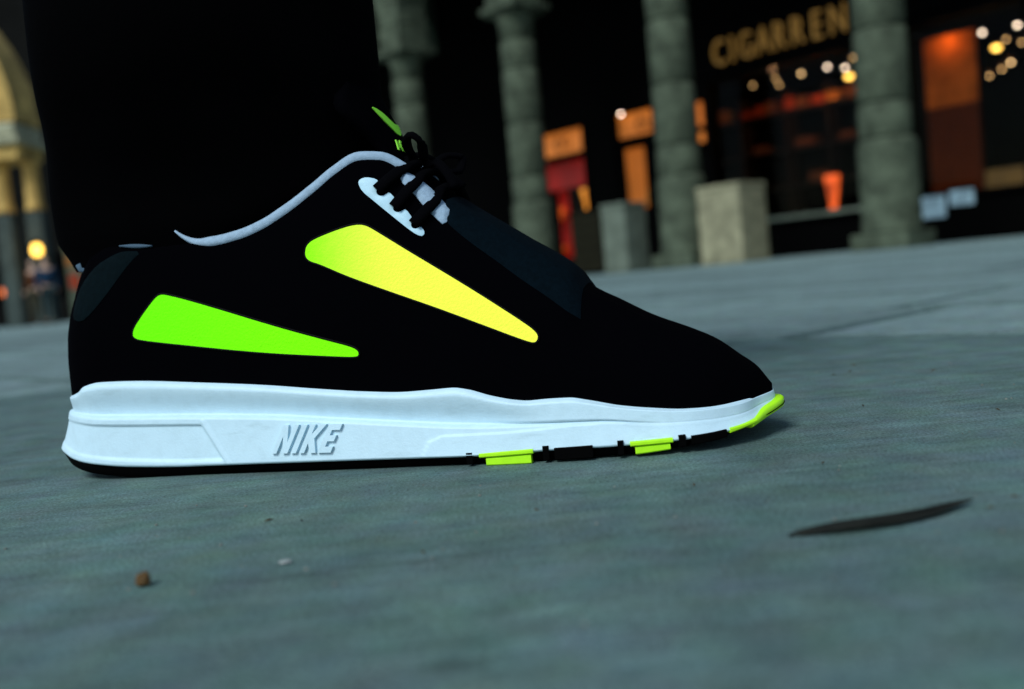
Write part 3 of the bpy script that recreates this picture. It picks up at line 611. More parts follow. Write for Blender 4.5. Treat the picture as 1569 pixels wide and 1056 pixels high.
# ------------------------------------------------------------------ the sneaker
def foam_mat():
    m, N, L, b = nodes('white_foam')
    tc = N.new('ShaderNodeTexCoord')
    def nz(sc_, det, st=(1, 1, 1)):
        mp = N.new('ShaderNodeMapping'); mp.inputs['Scale'].default_value = st; L.new(tc.outputs['Object'], mp.inputs[0])
        n = N.new('ShaderNodeTexNoise'); n.inputs['Scale'].default_value = sc_; n.inputs['Detail'].default_value = det; n.inputs['Roughness'].default_value = .7; L.new(mp.outputs[0], n.inputs['Vector']); return n.outputs[0]
    def rg(a, lo, hi, o0, o1):
        x = N.new('ShaderNodeMapRange'); L.new(a, x.inputs[0])
        for i, q in enumerate((lo, hi, o0, o1)): x.inputs[i+1].default_value = q
        return x.outputs[0]
    scuff = rg(nz(30, 8, (.6, 1, 3)), .57, .72, 0, .55); grime = rg(nz(150, 6), .45, .75, 0, .22)
    mx = N.new('ShaderNodeMath'); mx.operation = 'MAXIMUM'; L.new(scuff, mx.inputs[0]); L.new(grime, mx.inputs[1])
    mc = N.new('ShaderNodeMix'); mc.data_type = 'RGBA'; L.new(mx.outputs[0], mc.inputs[0]); mc.inputs[6].default_value = (.53, .705, .79, 1); mc.inputs[7].default_value = (.30, .41, .44, 1)
    L.new(mc.outputs[2], b.inputs['Base Color']); b.inputs['Roughness'].default_value = .5; b.inputs['Specular IOR Level'].default_value = .3
    bp = N.new('ShaderNodeBump'); bp.inputs['Strength'].default_value = .35; bp.inputs['Distance'].default_value = .0003; L.new(nz(1100, 3), bp.inputs['Height']); L.new(bp.outputs[0], b.inputs['Normal'])
    return m
M['foam'] = foam_mat()
M['black_knit'] = mat('black_knit', (.0006, .0006, .0011), .95, .01, bump=.25, bump_scale=1400)
M['black_rubber'] = mat('black_rubber', (.0008, .0008, .0008), .8, .03, bump=.2, bump_scale=700)
M['navy_mesh'] = mat('slate_strap_fabric', (.0009, .0035, .0058), .9, .03, noise_amt=.25, noise_scale=500, bump=.35, bump_scale=1500)
M['slate'] = mat('slate_heel_fabric', (.0013, .0044, .0058), .9, .04, noise_amt=.25, noise_scale=500, bump=.35, bump_scale=1500)
M['lining'] = mat('pale_blue_lining', (.27, .37, .47), .9, .15, noise_amt=.14, noise_scale=420, bump=.5, bump_scale=1300)
M['plate'] = mat('pale_blue_plate', (.42, .63, .73), .5, .3, noise_amt=.05, noise_scale=300)
M['lace'] = mat('black_lace', (.001, .001, .0015), .95, .02, bump=.5, bump_scale=900)
M['lime_rubber'] = mat('lime_rubber', (.42, .86, .01), .5, .3, noise_amt=.06, noise_scale=200)
M['lime_print'] = mat('lime_print', (.30, .85, .05), .6, .2)
def lime_window(name, c0, c1, u0, u1):
    """lime mesh with a hue ramp along the shoe for a painted highlight"""
    m, N, L, b = nodes(name)
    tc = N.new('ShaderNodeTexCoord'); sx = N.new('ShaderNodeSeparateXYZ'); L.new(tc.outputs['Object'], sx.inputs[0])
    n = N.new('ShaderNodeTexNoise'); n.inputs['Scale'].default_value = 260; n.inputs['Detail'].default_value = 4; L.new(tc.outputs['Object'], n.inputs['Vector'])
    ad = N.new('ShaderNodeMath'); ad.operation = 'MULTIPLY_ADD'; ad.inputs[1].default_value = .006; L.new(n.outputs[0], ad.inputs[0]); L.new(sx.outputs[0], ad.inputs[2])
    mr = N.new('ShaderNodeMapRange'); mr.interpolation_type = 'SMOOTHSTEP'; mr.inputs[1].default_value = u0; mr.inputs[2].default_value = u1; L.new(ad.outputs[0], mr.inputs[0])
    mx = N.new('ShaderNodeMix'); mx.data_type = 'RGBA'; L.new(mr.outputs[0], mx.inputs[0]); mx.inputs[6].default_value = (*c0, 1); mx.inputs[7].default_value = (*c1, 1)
    L.new(mx.outputs[2], b.inputs['Base Color']); b.inputs['Roughness'].default_value = .7; b.inputs['Specular IOR Level'].default_value = .08
    w = N.new('ShaderNodeTexNoise'); w.inputs['Scale'].default_value = 1000; L.new(tc.outputs['Object'], w.inputs['Vector'])
    bp = N.new('ShaderNodeBump'); bp.inputs['Strength'].default_value = .7; bp.inputs['Distance'].default_value = .0004
    L.new(w.outputs[0], bp.inputs['Height']); L.new(bp.outputs[0], b.inputs['Normal'])
    return m
M['win_rear'] = lime_window('lime_dyed_mesh', (.17, 1, .001), (.23, 1, .001), .05, .15)
M['win_front'] = lime_window('lime_mesh_painted_highlight', (.26, 1, .002), (.98, .99, .07), .127, .172)  # bright middle of the panel painted into its colour as pale yellow

shoe = empty('sneaker', (SHOE_O[0], SHOE_O[1], 0), math.radians(SHOE_YAW))
shoe.scale = (1, -1, 1)   # v points towards the viewer's side of the shoe
shoe.scale = (1, 1, 1)
tag(shoe, 'black low top running sneaker with lime side windows and thick white sole', 'sneaker')
# shoe coordinates (u, v, z) -> object coordinates (u, -v, z)
def S3(u, v, z): return (float(u), -float(v), float(z))

def ring(K):
    t = np.linspace(0, 1, K); u = SHOE_L*(1-np.cos(np.pi*t))/2
    near = np.stack([u, half_width(u, 1)], 1); far = np.stack([u, -half_width(u, -1)], 1)[::-1][1:-1]
    P = np.concatenate([near, far]); uu = np.concatenate([u, u[::-1][1:-1]])
    T = np.roll(P, -1, 0)-np.roll(P, 1, 0); T /= np.maximum(np.linalg.norm(T, axis=1, keepdims=True), 1e-9)
    Nn = np.stack([-T[:, 1], T[:, 0]], 1)
    for i in range(3):
        Nn = (np.roll(Nn, 1, 0)+2*Nn+np.roll(Nn, -1, 0)); Nn /= np.linalg.norm(Nn, axis=1, keepdims=True)
    c = np.array([SHOE_L/2, 0]); s = np.sign(((P-c)*Nn).sum(1)); Nn *= np.where(s == 0, 1, s)[:, None]
    return P, Nn, uu, K
def sstep(x, a, b): t = np.clip((x-a)/(b-a), 0, 1); return t*t*(3-2*t)

# midsole
P, Nn, uu, K = ring(620)
zt = smooth_interp(uu, *Z_MTOP); zs = np.minimum(smooth_interp(uu, *Z_SEAM), zt-.0015); zb = smooth_interp(uu, *Z_MBOT)
fd = 1-.93*sstep(uu, .188, .225); toe = sstep(uu, .235, .26)
rows = []
rows.append((zt-.0010, np.full_like(uu, -.0060))); rows.append((zt-.0001, np.full_like(uu, -.0022)))
rows.append((zt-.0003, np.full_like(uu, -.0006))); rows.append((zt-.0012, .0002+0*uu))
for q, d in ((.15, .0011), (.25, .0010), (.37, .0006), (.5, .0000), (.62, -.0006), (.74, -.0012), (.86, -.0016), (.95, -.0018)):
    rows.append((zt+(zs-zt)*q, d*fd+(1-fd)*(.0004+q*.0009)))
rows.append((zs, -.0019*fd+(1-fd)*.0012*toe-(1-fd)*(1-toe)*.0003))
rows.append((zs-.0002, -.0006*fd+(1-fd)*.0013*toe+(1-fd)*(1-toe)*.0002)); rows.append((zs-.0005, .0012*fd+(1-fd)*.0014)); rows.append((zs-.0012, .0020*fd+(1-fd)*.0016))
NB = 34
for k in range(1, NB+1):
    q = k/NB; z = (zs-.0012)+(zb-(zs-.0012))*q; d = .0020*fd+(1-fd)*.0016+.0016*q**1.1
    # recessed heel field, its rim and the sloping bar in front of it
    edge = .0804+(.0203-z)*(.0077/.0122)
    inside = sstep(edge-uu, -.0003, .0005)*sstep(zs-.0036-z, -.0003, .0004)*sstep(z-zb-.0022+.0008*sstep(uu, .03, .09), -.0003, .0005)
    d = d-.0010*inside
    bar = sstep(uu-edge, .0006, .0012)*sstep(edge+.0026-uu, -.0003, .0006); d = d+.00045*bar
    # raised field under the forefoot
    left = .1726+np.clip(z-.0048, 0, 1)*.55+np.clip(z-.0095, 0, 1)*2.2
    top = smooth_interp(uu, [.17, .181, .201, .2386], [.0112, .0116, .0116, .0132])
    rf = sstep(uu-left, -.0003, .0005)*sstep(top-z, -.0002, .0005)*(1-sstep(uu, .225, .24)); d = d+.00055*rf
    rows.append((z, d))
rows.append((zb-.0006, .0030+0*uu)); rows.append((zb-.0010, .0015+0*uu)); rows.append((zb-.0010, -.012+0*uu))
V = []
for z, d in rows:
    hl = 1-sstep(uu, .012, .040); lowp = np.clip((zt-z)/np.maximum(zt-zb, 1e-4), 0, 1)
    d = np.where(d > -.003, d*(1-.6*hl), d)-hl*(.0046-.0048*lowp**1.6)*np.clip(-Nn[:, 0]*1.3, 0, 1)-.0028*sstep(uu, .285, .296)*np.clip(Nn[:, 0]*1.3, 0, 1)
    Q = P+Nn*d[:, None]
    V += [S3(a, b, c) for (a, b), c in zip(Q, z)]
F = grid_faces(len(P), len(rows)); n = len(P)
mid = mesh('midsole', V, F, M['foam'], shoe)
MID_SIDE = lambda u, z: half_width(u)+.0022+.0018*np.clip((smooth_interp(u, *Z_SEAM)-z)/(smooth_interp(u, *Z_SEAM)-smooth_interp(u, *Z_MBOT)), 0, 1)

# outsole: black rubber slab under the midsole, lifted at toe and heel
P, Nn, uu, K = ring(200)
zb = smooth_interp(uu, *Z_MBOT); zo = smooth_interp(uu, *Z_OBOT); V = []
zo = np.minimum(zo, zb-.0012)
for z, d in ((zb-.0004, -.004), (zb-.0006, .0016), (zb*.6+zo*.4, .0014), (zo+.0006, .0006), (zo+.0001, -.0012), (zo+.0001, -.016)):
    d = d-.0006*(1-sstep(uu, .012, .040))*np.clip(-Nn[:, 0]*1.3, 0, 1); Q = P+Nn*d[:, None]; V += [S3(a, b, c) for (a, b), c in zip(Q, z)]
F = grid_faces(len(P), 6)
for row in (5,):   # close the underside
    b0 = row*len(P)
    for i in range(1, 199): F.append((b0+i, b0+i+1, b0+(2*199-i-1) % len(P), b0+(2*199-i) % len(P)) if i < 198 else (b0+i, b0+i+1, b0+i+2))
outs = mesh('outsole', V, F, M['black_rubber'], shoe)
def sector(name, u0, u1, zlo, zhi, din, dout, m, parent, side=1, nseg=14, zoff=0, slant=0, bev=.0004):
    """block following the rim of the sole between two lengths"""
    u = np.linspace(u0, u1, nseg); e = 1e-4; V = []
    w = side*half_width(u, side); dw = (half_width(u+e, side)-half_width(u-e, side))*side/(2*e)
    nx, ny = -dw, np.ones_like(u)
    if side < 0: nx, ny = dw, -np.ones_like(u)
    l = np.hypot(nx, ny); nx, ny = nx/l, ny/l
    for i in range(nseg):
        a, b = zlo(u[i]), zhi(u[i])
        for d, z in ((din, a), (dout-bev, a), (dout, a+bev), (dout, b-bev), (dout-bev, b), (din, b)):
            V.append(S3(u[i]+nx[i]*d, w[i]+ny[i]*d, z))
    F = [(i*6+k, i*6+(k+1) % 6, (i+1)*6+(k+1) % 6, (i+1)*6+k) for i in range(nseg-1) for k in range(6)]
    F += [tuple(range(6)), tuple(range((nseg-1)*6, nseg*6))]
    return mesh(name, V, F, m, parent, smooth=False)
zmb = lambda u: float(smooth_interp(u, *Z_MBOT)); zob = lambda u: float(smooth_interp(u, *Z_OBOT))
for side in (1, -1):
    sector('sole_pad', .1943, .2140, lambda u: zmb(u)-.0011, lambda u: zmb(u)+.0006, -.006, .0043, M['lime_rubber'], outs, side)
    sector('sole_pad', .1966, .2130, lambda u: max(zob(u), .0006)-.0005, lambda u: zmb(u)-.0014, -.006, .0036, M['lime_rubber'], outs, side)
    sector('sole_pad', .2478, .2621, lambda u: zmb(u)-.0010, lambda u: zmb(u)+.0007, -.006, .0043, M['lime_rubber'], outs, side)
    sector('sole_pad', .2494, .2612, lambda u: zob(u)+.0006, lambda u: zmb(u)-.0013, -.006, .0036, M['lime_rubber'], outs, side)
    sector('sole_pad', .2803, .2890, lambda u: zob(u)+.0018, lambda u: zmb(u)+.0006, -.006, .0040, M['lime_rubber'], outs, side)
    for a, b, zz in ((.1895, .1918, .0012), (.2174, .2196, .0013), (.2215, .2350, .0004), (.2436, .2456, .0013), (.2640, .2662, .0012), (.2680, .2790, .0005)):
        sector('tread_lug', a, b, lambda u: zob(u)+.0008, lambda u, zz=zz: zmb(u)+zz, -.006, .0041, M['black_rubber'], outs, side, nseg=5)
# lime rubber wrapping the toe tip
P, Nn, uu, K = ring(260)
idx = [i for i in range(len(P)) if uu[i] > .2875]
V = []
for i in idx:
    zc = zmb(uu[i]); lo = zc-.0022; hi = zc+.0004+.0012*float(sstep(uu[i], .2875, .296))
    for d, z in ((-.006, lo), (.0030, lo), (.0040, lo+.0006), (.0041, hi-.0006), (.0034, hi), (-.006, hi)):
        q = P[i]+Nn[i]*(d-.0028*float(sstep(uu[i], .285, .296))*max(0, min(1, Nn[i][0]*1.3))); V.append(S3(q[0], q[1], z))
m_ = len(idx)
mesh('toe_bumper', V, [(i*6+k, i*6+(k+1) % 6, (i+1)*6+(k+1) % 6, (i+1)*6+k) for i in range(m_-1) for k in range(6)]+[tuple(range(6)), tuple(range((m_-1)*6, m_*6))], M['lime_rubber'], outs)

# upper: wall rows from the sole to the top line, then a crown where the shoe is closed
def upper_pt(ur, tau, side=1):
    """tau 0..1 climbs the wall, 1..2 crosses half of the crown"""
    zb = float(smooth_interp(ur, *Z_MTOP))-.002; zt = float(smooth_interp(ur, *Z_TOP))
    w = max(float(half_width(ur, side))-.0012, 0); wt = min(float(smooth_interp(ur, *W_TOP)), w*.8); q = float(smooth_interp(ur, *Q_UP))
    if tau <= 1:
        s = math.sin(tau*math.pi/2); v = wt+(w-wt)*(1-s*s)**q; z = zb+(zt-zb)*s
    else:
        x = 2-tau; v = wt*x; z = zt+.10*wt*(1-x*x)
    return ur+float(heel_lean(z)*fade(ur))-.0026*float(sstep(ur, .275, .301)), side*v, z
KU, TW, TC = 300, 84, 6
us = SHOE_L*(1-np.cos(np.pi*np.linspace(0, 1, KU)))/2
V = []; F = []; NR = TW+TC+1
for side in (1, -1):
    b0 = len(V)
    for u in us:
        for k in range(NR): V.append(S3(*upper_pt(u, k/TW if k <= TW else 1+(k-TW)/TC, side)))
    for i in range(KU-1):
        for k in range(NR-1):
            if k >= TW and us[i] < .1685: continue
            F.append((b0+i*NR+k, b0+(i+1)*NR+k, b0+(i+1)*NR+k+1, b0+i*NR+k+1))
me = bpy.data.meshes.new('upper'); me.from_pydata(V, [], F)
bm = bmesh.new(); bm.from_mesh(me); bmesh.ops.remove_doubles(bm, verts=bm.verts, dist=2e-5); bmesh.ops.dissolve_degenerate(bm, edges=bm.edges, dist=1e-6)
bmesh.ops.recalc_face_normals(bm, faces=bm.faces); bm.to_mesh(me); bm.free()
upper = link('upper', me, M['black_knit'], shoe, True)
sd = upper.modifiers.new('thickness', 'SOLIDIFY'); sd.thickness = .0022; sd.offset = -1

def surf_v(u, z, off=0, side=1): return float(upper_v(u, z, side))+off
def normal_at(u, z, fn):
    e = 4e-4; du = (fn(u+e, z)-fn(u-e, z))/(2*e); dz = (fn(u, z+e)-fn(u, z-e))/(2*e)
    n = np.array([-du, 1, -dz]); return n/np.linalg.norm(n)
def chaikin(p, k=2):
    for _ in range(k):
        q = []
        for i in range(len(p)):
            a, b = np.array(p[i]), np.array(p[(i+1) % len(p)]); q += [a*.75+b*.25, a*.25+b*.75]
        p = q
    return p
def inside(p, poly):
    c = False; j = len(poly)-1
    for i in range(len(poly)):
        if (poly[i][1] > p[1]) != (poly[j][1] > p[1]) and p[0] < (poly[j][0]-poly[i][0])*(p[1]-poly[i][1])/(poly[j][1]-poly[i][1])+poly[i][0]: c = not c
        j = i
    return c
def seg_dist(p, poly):
    d = 1e9
    for i in range(len(poly)):
        a = poly[i]; b = poly[(i+1) % len(poly)]; ab = (b[0]-a[0], b[1]-a[1]); l = ab[0]**2+ab[1]**2+1e-18
        t = max(0, min(1, ((p[0]-a[0])*ab[0]+(p[1]-a[1])*ab[1])/l)); d = min(d, math.hypot(p[0]-a[0]-ab[0]*t, p[1]-a[1]-ab[1]*t))
    return d
def outline_rim(name, mm, m, parent, rad=.00055, rnd=2):
    poly = chaikin([(a/1000, b/1000) for a, b in mm], rnd+1); poly = list(poly)+[poly[0], poly[1]]
    P_ = []; N_ = []
    for u, z in poly:
        n_ = normal_at(u, z, surf_v); P_.append(S3(*(np.array([u, surf_v(u, z), z])+n_*.0002))); N_.append((n_[0], -n_[1], n_[2]))
    V, F = sweep(P_, N_, rad, rad, 6, cap=False); return mesh(name, V, F, m, parent)
def patch(name, mm, m, parent, off=.0007, fn=surf_v, rnd=2, step=.0022, edge=.35, back=.0006):
    """a piece of material lying on the near side, its outline given in (u, z) millimetres"""
    poly = [(a/1000, b/1000) for a, b in mm]
    poly = [tuple(q) for q in (chaikin(poly, rnd) if rnd else poly)]
    xs = [q[0] for q in poly]; zs_ = [q[1] for q in poly]
    bd = []
    for i in range(len(poly)):
        a, b = poly[i], poly[(i+1) % len(poly)]; kk = max(1, int(math.hypot(b[0]-a[0], b[1]-a[1])/(step*.7)))
        bd += [(a[0]+(b[0]-a[0])*t/kk, a[1]+(b[1]-a[1])*t/kk) for t in range(kk)]
    pts = [Vector(q) for q in bd]
    inn = .0006
    x = min(xs)
    while x < max(xs):
        z = min(zs_)
        while z < max(zs_):
            if inside((x, z), bd) and seg_dist((x, z), poly) > inn: pts.append(Vector((x, z)))
            z += step
        x += step
    r = geometry.delaunay_2d_cdt(pts, [], [list(range(len(bd)))], 1, 1e-7)
    pv, pf, orig = r[0], r[2], r[3]
    V = []; nb = len(pv)
    onb = [any(o < len(bd) for o in og) if og else True for og in orig]
    for q, ob in zip(pv, onb):
        n_ = normal_at(q[0], q[1], fn); base = np.array([q[0], fn(q[0], q[1]), q[1]])
        V.append(S3(*(base+n_*(off*edge if ob else off))))
    for q in pv:
        n_ = normal_at(q[0], q[1], fn); base = np.array([q[0], fn(q[0], q[1]), q[1]]); V.append(S3(*(base-n_*back)))
    F = [tuple(f) for f in pf]+[tuple(nb+i for i in reversed(f)) for f in pf]
    cnt = {}
    for f in pf:
        for a, b in zip(f, list(f[1:])+[f[0]]): cnt[(a, b)] = 1
    for a, b in cnt:
        if (b, a) not in cnt:
            k0 = len(V); V += [V[b], V[a], V[nb+a], V[nb+b]]; F.append((k0, k0+1, k0+2, k0+3))
    o = mesh(name, V, F, m, parent, smooth=True); o.data.polygons.foreach_set('use_smooth', [i < 2*len(pf) for i in range(len(F))]); return o
WIN_R = [(52.2,57.9), (53.3,61.0), (62.8,71.3), (65.8,72.9), (69.2,72.3), (81.3,68.5), (115.2,56.6), (136.8,49.6), (147.2,46.4), (150.0,44.5), (150.0,42.5), (148.4,41.7), (136.1,43.0), (108.4,46.1), (79.8,50.6), (55.4,54.8), (52.6,56.3)]
WIN_F = [(130.4,83.4), (131.4,85.8), (134.2,87.7), (145.3,90.5), (152.0,91.5), (155.8,90.9), (159.5,88.6), (175.0,77.3), (194.0,64.1), (212.5,50.5), (217.5,46.4), (218.6,44.0), (217.3,41.8), (214.5,42.3), (202.9,47.6), (183.9,56.3), (164.5,64.6), (146.8,72.3), (136.4,77.6), (132.3,79.0), (130.5,80.9)]
M['rim'] = mat('black_welded_rim', (.0010, .0010, .0013), .6, .06)
tag(patch('side_window', WIN_R, M['win_rear'], shoe, .0005, edge=1, rnd=2), 'lime green wedge shaped window low on the heel side')
tag(patch('side_window', WIN_F, M['win_front'], shoe, .0005, edge=1, rnd=2), 'wedge shaped window, lime with a painted yellow highlight, on the midfoot side')
for w_ in (WIN_R, WIN_F): outline_rim('window_rim', w_, M['rim'], shoe)
patch('heel_counter', [(21.5,66.2), (23.2,71.4), (25.8,76.5), (30.5,82.3), (36.6,87.1), (43.9,90.1), (49.6,91.4), (57.8,90.4), (52.6,86.6), (46.7,80.3), (40.2,73.6), (33.8,67.8), (28.0,64.4)], M['slate'], shoe, .0006, edge=.3, rnd=1)
EYE = [(153.4,106.6), (154.2,108.0), (156.7,108.5), (160.3,107.4), (161.3,106.0), (161.2,104.4), (160.2,103.0), (160.6,101.4), (162.3,100.6), (164.0,101.3), (165.0,102.0), (167.2,99.3), (167.6,97.6), (166.4,96.6), (166.5,94.8), (168.2,93.9), (169.8,94.6), (171.0,95.0), (173.3,91.4), (173.4,90.2), (172.7,89.2), (173.2,87.6), (174.8,87.2), (176.2,88.0), (177.5,86.3), (177.6,84.9), (176.4,84.2), (173.3,86.1), (165.8,93.1), (158.6,99.9), (155.0,103.2)]
patch('eyelet_plate', EYE, M['plate'], shoe, .0008, edge=.6, rnd=1, step=.0012)
patch('tongue_padding', [(168.2,106.4), (170.0,109.0), (171.5,108.6), (176.9,104.2), (183.7,96.2), (187.0,92.6), (184.6,87.4), (181.6,90.4), (177.3,95.2), (173.6,100.6)], M['lining'], shoe, .0016, edge=.3, rnd=1, step=.0015)
for nm, P_ in (('N', [(111.36,7.95), (113.35,7.92), (116.87,14.33), (115.89,7.87), (118.13,7.84), (123.89,18.37), (121.95,18.42), (118.47,12.06), (119.44,18.48), (117.21,18.54)]),
    ('I', [(119.54,7.81), (121.77,7.77), (127.47,18.27), (125.28,18.33)]),
    ('K', [(123.15,7.74), (125.22,7.70), (127.20,11.37), (127.56,7.66), (130.03,7.61), (129.90,13.03), (135.34,18.04), (132.91,18.11), (128.91,14.54), (130.87,18.17), (128.84,18.23)]),
    ('E', [(130.84,7.59), (136.26,7.48), (137.41,9.66), (134.19,9.74), (135.22,11.68), (137.91,11.61), (139.07,13.78), (136.38,13.85), (137.41,15.78), (140.63,15.69), (141.77,17.85), (136.41,18.01)])):
    o = patch('raised_letter', P_, M['foam'], mid, .0008, fn=lambda u, z: float(MID_SIDE(u, z)), rnd=0, step=.004, edge=1, back=.001)
    o.data.polygons.foreach_set('use_smooth', [False]*len(o.data.polygons))

# padded collar lip, both sides
cu = np.linspace(.0725, .1705, 64)
for side in (1, -1):
    pts = []; nr = []; ra = []
    for u in cu:
        z = float(smooth_interp(u, *Z_TOP))+.0055*max(0, 1-(u-.0725)/.012)**2; v = upper_pt(u, 1, side)[1]
        pts.append(S3(u, v-side*.0010, z+.0002)); nr.append((0, -side, .3))
        ra.append(.0019*min(1, (u-.0725)/.016)+.0004)
    V, F = sweep(pts, nr, ra, [r*.9 for r in ra], 12); mesh('collar_piping', V, F, M['lining'], shoe)
pts = []; nr = []
for u in np.linspace(.048, .0625, 14):
    a = upper_pt(float(u)-.004, 1); pts.append(S3(u, a[1]+.0004, float(smooth_interp(u-.004, *Z_TOP))+.0006)); nr.append((0, -1, .3))
V, F = sweep(pts, nr, [.0003+.0006*math.sin(math.pi*i/13) for i in range(14)], .0007, 8); M['lining_dim'] = mat('slate_lining', (.06, .10, .14), .9, .1)
tag(mesh('collar_piping', V, F, M['lining_dim'], shoe), 'short thin pale edge at the heel collar')
# heel pull loop
pts = [S3(.0190+.002*math.cos(a), .012, .0845+.0028*math.sin(a)) for a in np.linspace(0, 2*math.pi, 15)]
V, F = sweep([S3(.0290, .0165, .0862), S3(.0262, .0175, .0855), S3(.0240, .0180, .0862), S3(.0232, .0180, .0885)], [(0, -1, 0)]*4, [.0005, .0009, .0012, .0013], .0004, 8)
mesh('pull_tab', V, F, M['lining_dim'], shoe)

# strap over the forefoot
low = ([.1835, .1866, .1938, .2033, .2126, .2219, .2287, .2334], [.0915, .0874, .0806, .0727, .0649, .0577, .0520, .0485])
V = []; rowsN = 25; US = np.linspace(.1840, .2330, 50)
for u in US:
    zl = float(smooth_interp(u, *low)); zb_ = float(smooth_interp(u, *Z_MTOP))-.002; zt_ = float(smooth_interp(u, *Z_TOP))
    t0 = math.asin(min(1, max(0, (zl-zb_)/(zt_-zb_))))*2/math.pi
    path = [upper_pt(u, t0+(1-t0)*k/8, 1) for k in range(8)]+[upper_pt(u, 1+k/4, 1) for k in range(4)]+[upper_pt(u, 2-k/4, -1) for k in range(5)]+[upper_pt(u, 1-(1-t0)*(k+1)/8, -1) for k in range(8)]
    cz = np.mean([p[2] for p in path])-.02
    for k, p in enumerate(path):
        d = np.array([0, p[1], p[2]-cz]); d /= np.linalg.norm(d); e = .0003 if k in (0, rowsN-1) or u in (US[0], US[-1]) else .0011
        V.append(S3(*(np.array(p)+d*e)))
mesh('toe_strap', V, grid_faces(rowsN, len(US), closed=False), M['navy_mesh'], shoe)

# tongue standing up against the trouser front
V = []; nh, nv = 22, 17
def tongue_pt(h, v, off=0):
    uc = float(smooth_interp(h, [.088, .104, .118, .1315, .1384, .148, .152], [.178, .1705, .1652, .1597, .1566, .1530, .1518]))
    return uc-9.5*v*v+off, v, h-3*v*v*float(sstep(h, .13, .15))
for t in range(2):
    for i in range(nh):
        for j in range(nv):
            h = .088+(.150-.088)*i/(nh-1); v = -.027+.054*j/(nv-1)
            v *= (1-.35*float(sstep(h, .135, .152)))*(.62+.38*float(sstep(h, .118, .136))); V.append(S3(*tongue_pt(h, v, -.004*t)))
n0 = nh*nv; F = grid_faces(nv, nh, False); F += [tuple(n0+i for i in reversed(f)) for f in grid_faces(nv, nh, False)]
for i in range(nh-1):
    for j in (0, nv-1): F.append((i*nv+j, (i+1)*nv+j, n0+(i+1)*nv+j, n0+i*nv+j))
for j in range(nv-1):
    for i in (0, nh-1): F.append((i*nv+j, i*nv+j+1, n0+i*nv+j+1, n0+i*nv+j))
tongue = mesh('tongue', V, F, M['black_knit'], shoe)
# printed curved tick and the two small letters below it
def on_tongue(name, polys, m):
    V = []; F = []
    for poly in polys:
        b0 = len(V); k = len(poly)
        for off in (.0004, -.0003): V += [S3(*tongue_pt(h, v, off)) for v, h in poly]
        F += [tuple(range(b0, b0+k)), tuple(range(b0+2*k-1, b0+k-1, -1))]+[(b0+i, b0+(i+1) % k, b0+k+(i+1) % k, b0+k+i) for i in range(k)]
    return mesh(name, V, F, m, tongue, smooth=False)
tick_o = [(.0115, .1368), (.0095, .1338), (.0070, .1312), (.0040, .1290), (.0010, .1272), (-.0030, .1268), (-.0080, .1290), (-.0140, .1330)]
tick_i = [(-.0080, .1298), (-.0030, .1285), (.0006, .1305), (.0030, .1322), (.0056, .1336), (.0085, .1352)]
quads = []
oo = np.array(tick_o); pi_ = [(np.interp(t, np.linspace(0, 1, len(tick_o)), oo[:, 0]), np.interp(t, np.linspace(0, 1, len(tick_o)), oo[:, 1])) for t in np.linspace(0, 1, 24)]
for i in range(23):
    a, b = pi_[i], pi_[i+1]; w0 = .0060*math.sin(math.pi*min(1, (i)/23*1.0))**.8; w1 = .0060*math.sin(math.pi*min(1, (i+1)/23))**.8
    quads.append([a, b, (b[0], b[1]+w1), (a[0], a[1]+w0)])
on_tongue('printed_logo', quads, M['lime_print'])
def stroke(a, b, w=.0008):
    d = np.array(b)-np.array(a); d = d/np.linalg.norm(d); n = np.array([-d[1], d[0]])*w/2; a = np.array(a); b = np.array(b)
    return [tuple(a-n), tuple(b-n), tuple(b+n), tuple(a+n)]
zz = .1198; ls = []
for (x, y, x2, y2) in ((.0078, 0, .0060, .0042), (.0060, .0042, .0042, 0), (.0070, .0014, .0050, .0014), (.0012, .0036, .0024, .0042), (.0024, .0042, .0034, .0030), (.0034, .0030, .0034, .0012), (.0034, .0012, .0024, 0), (.0024, 0, .0010, .0008)):
    ls.append(stroke((x, zz+y), (x2, zz+y2)))
on_tongue('printed_letters', ls, M['lime_print'])

# three laces and a bow
for (ua, za), (ub, zb2) in (((.1610, .1026), (.1700, .1103)), ((.1672, .0956), (.1745, .1043)), ((.1742, .0886), (.1812, .0962))):
    pts = []; nr = []
    for side in (1, -1):
        seq = []
        for t in np.linspace(0, 1, 9):
            u = ua+(ub-ua)*t; z = za+(zb2-za)*t; z = min(z, float(smooth_interp(u, *Z_TOP))-.0002)
            v = float(upper_v(u, z, side)); seq.append(((u, side*v, z), (0, side, .5)))
        zt_ = float(smooth_interp(ub, *Z_TOP)); wt_ = abs(upper_pt(ub, 1)[1])
        for t in np.linspace(.15, 1, 7):
            seq.append(((ub+.002*t, side*wt_*(1-t), zt_+.003*math.sin(t*math.pi/2)), (0, side*(1-t), 1)))
        if side < 0: seq = seq[::-1][1:]
        for p_, n_ in seq:
            nv_ = np.array(n_)/np.linalg.norm(n_); q = np.array(p_)+nv_*.0017; pts.append(S3(*q)); nr.append((nv_[0], -nv_[1], nv_[2]))
    V, F = sweep(pts, nr, .0024, .0013, 10); mesh('lace', V, F, M['lace'], shoe)
Vb = []; Fb = []
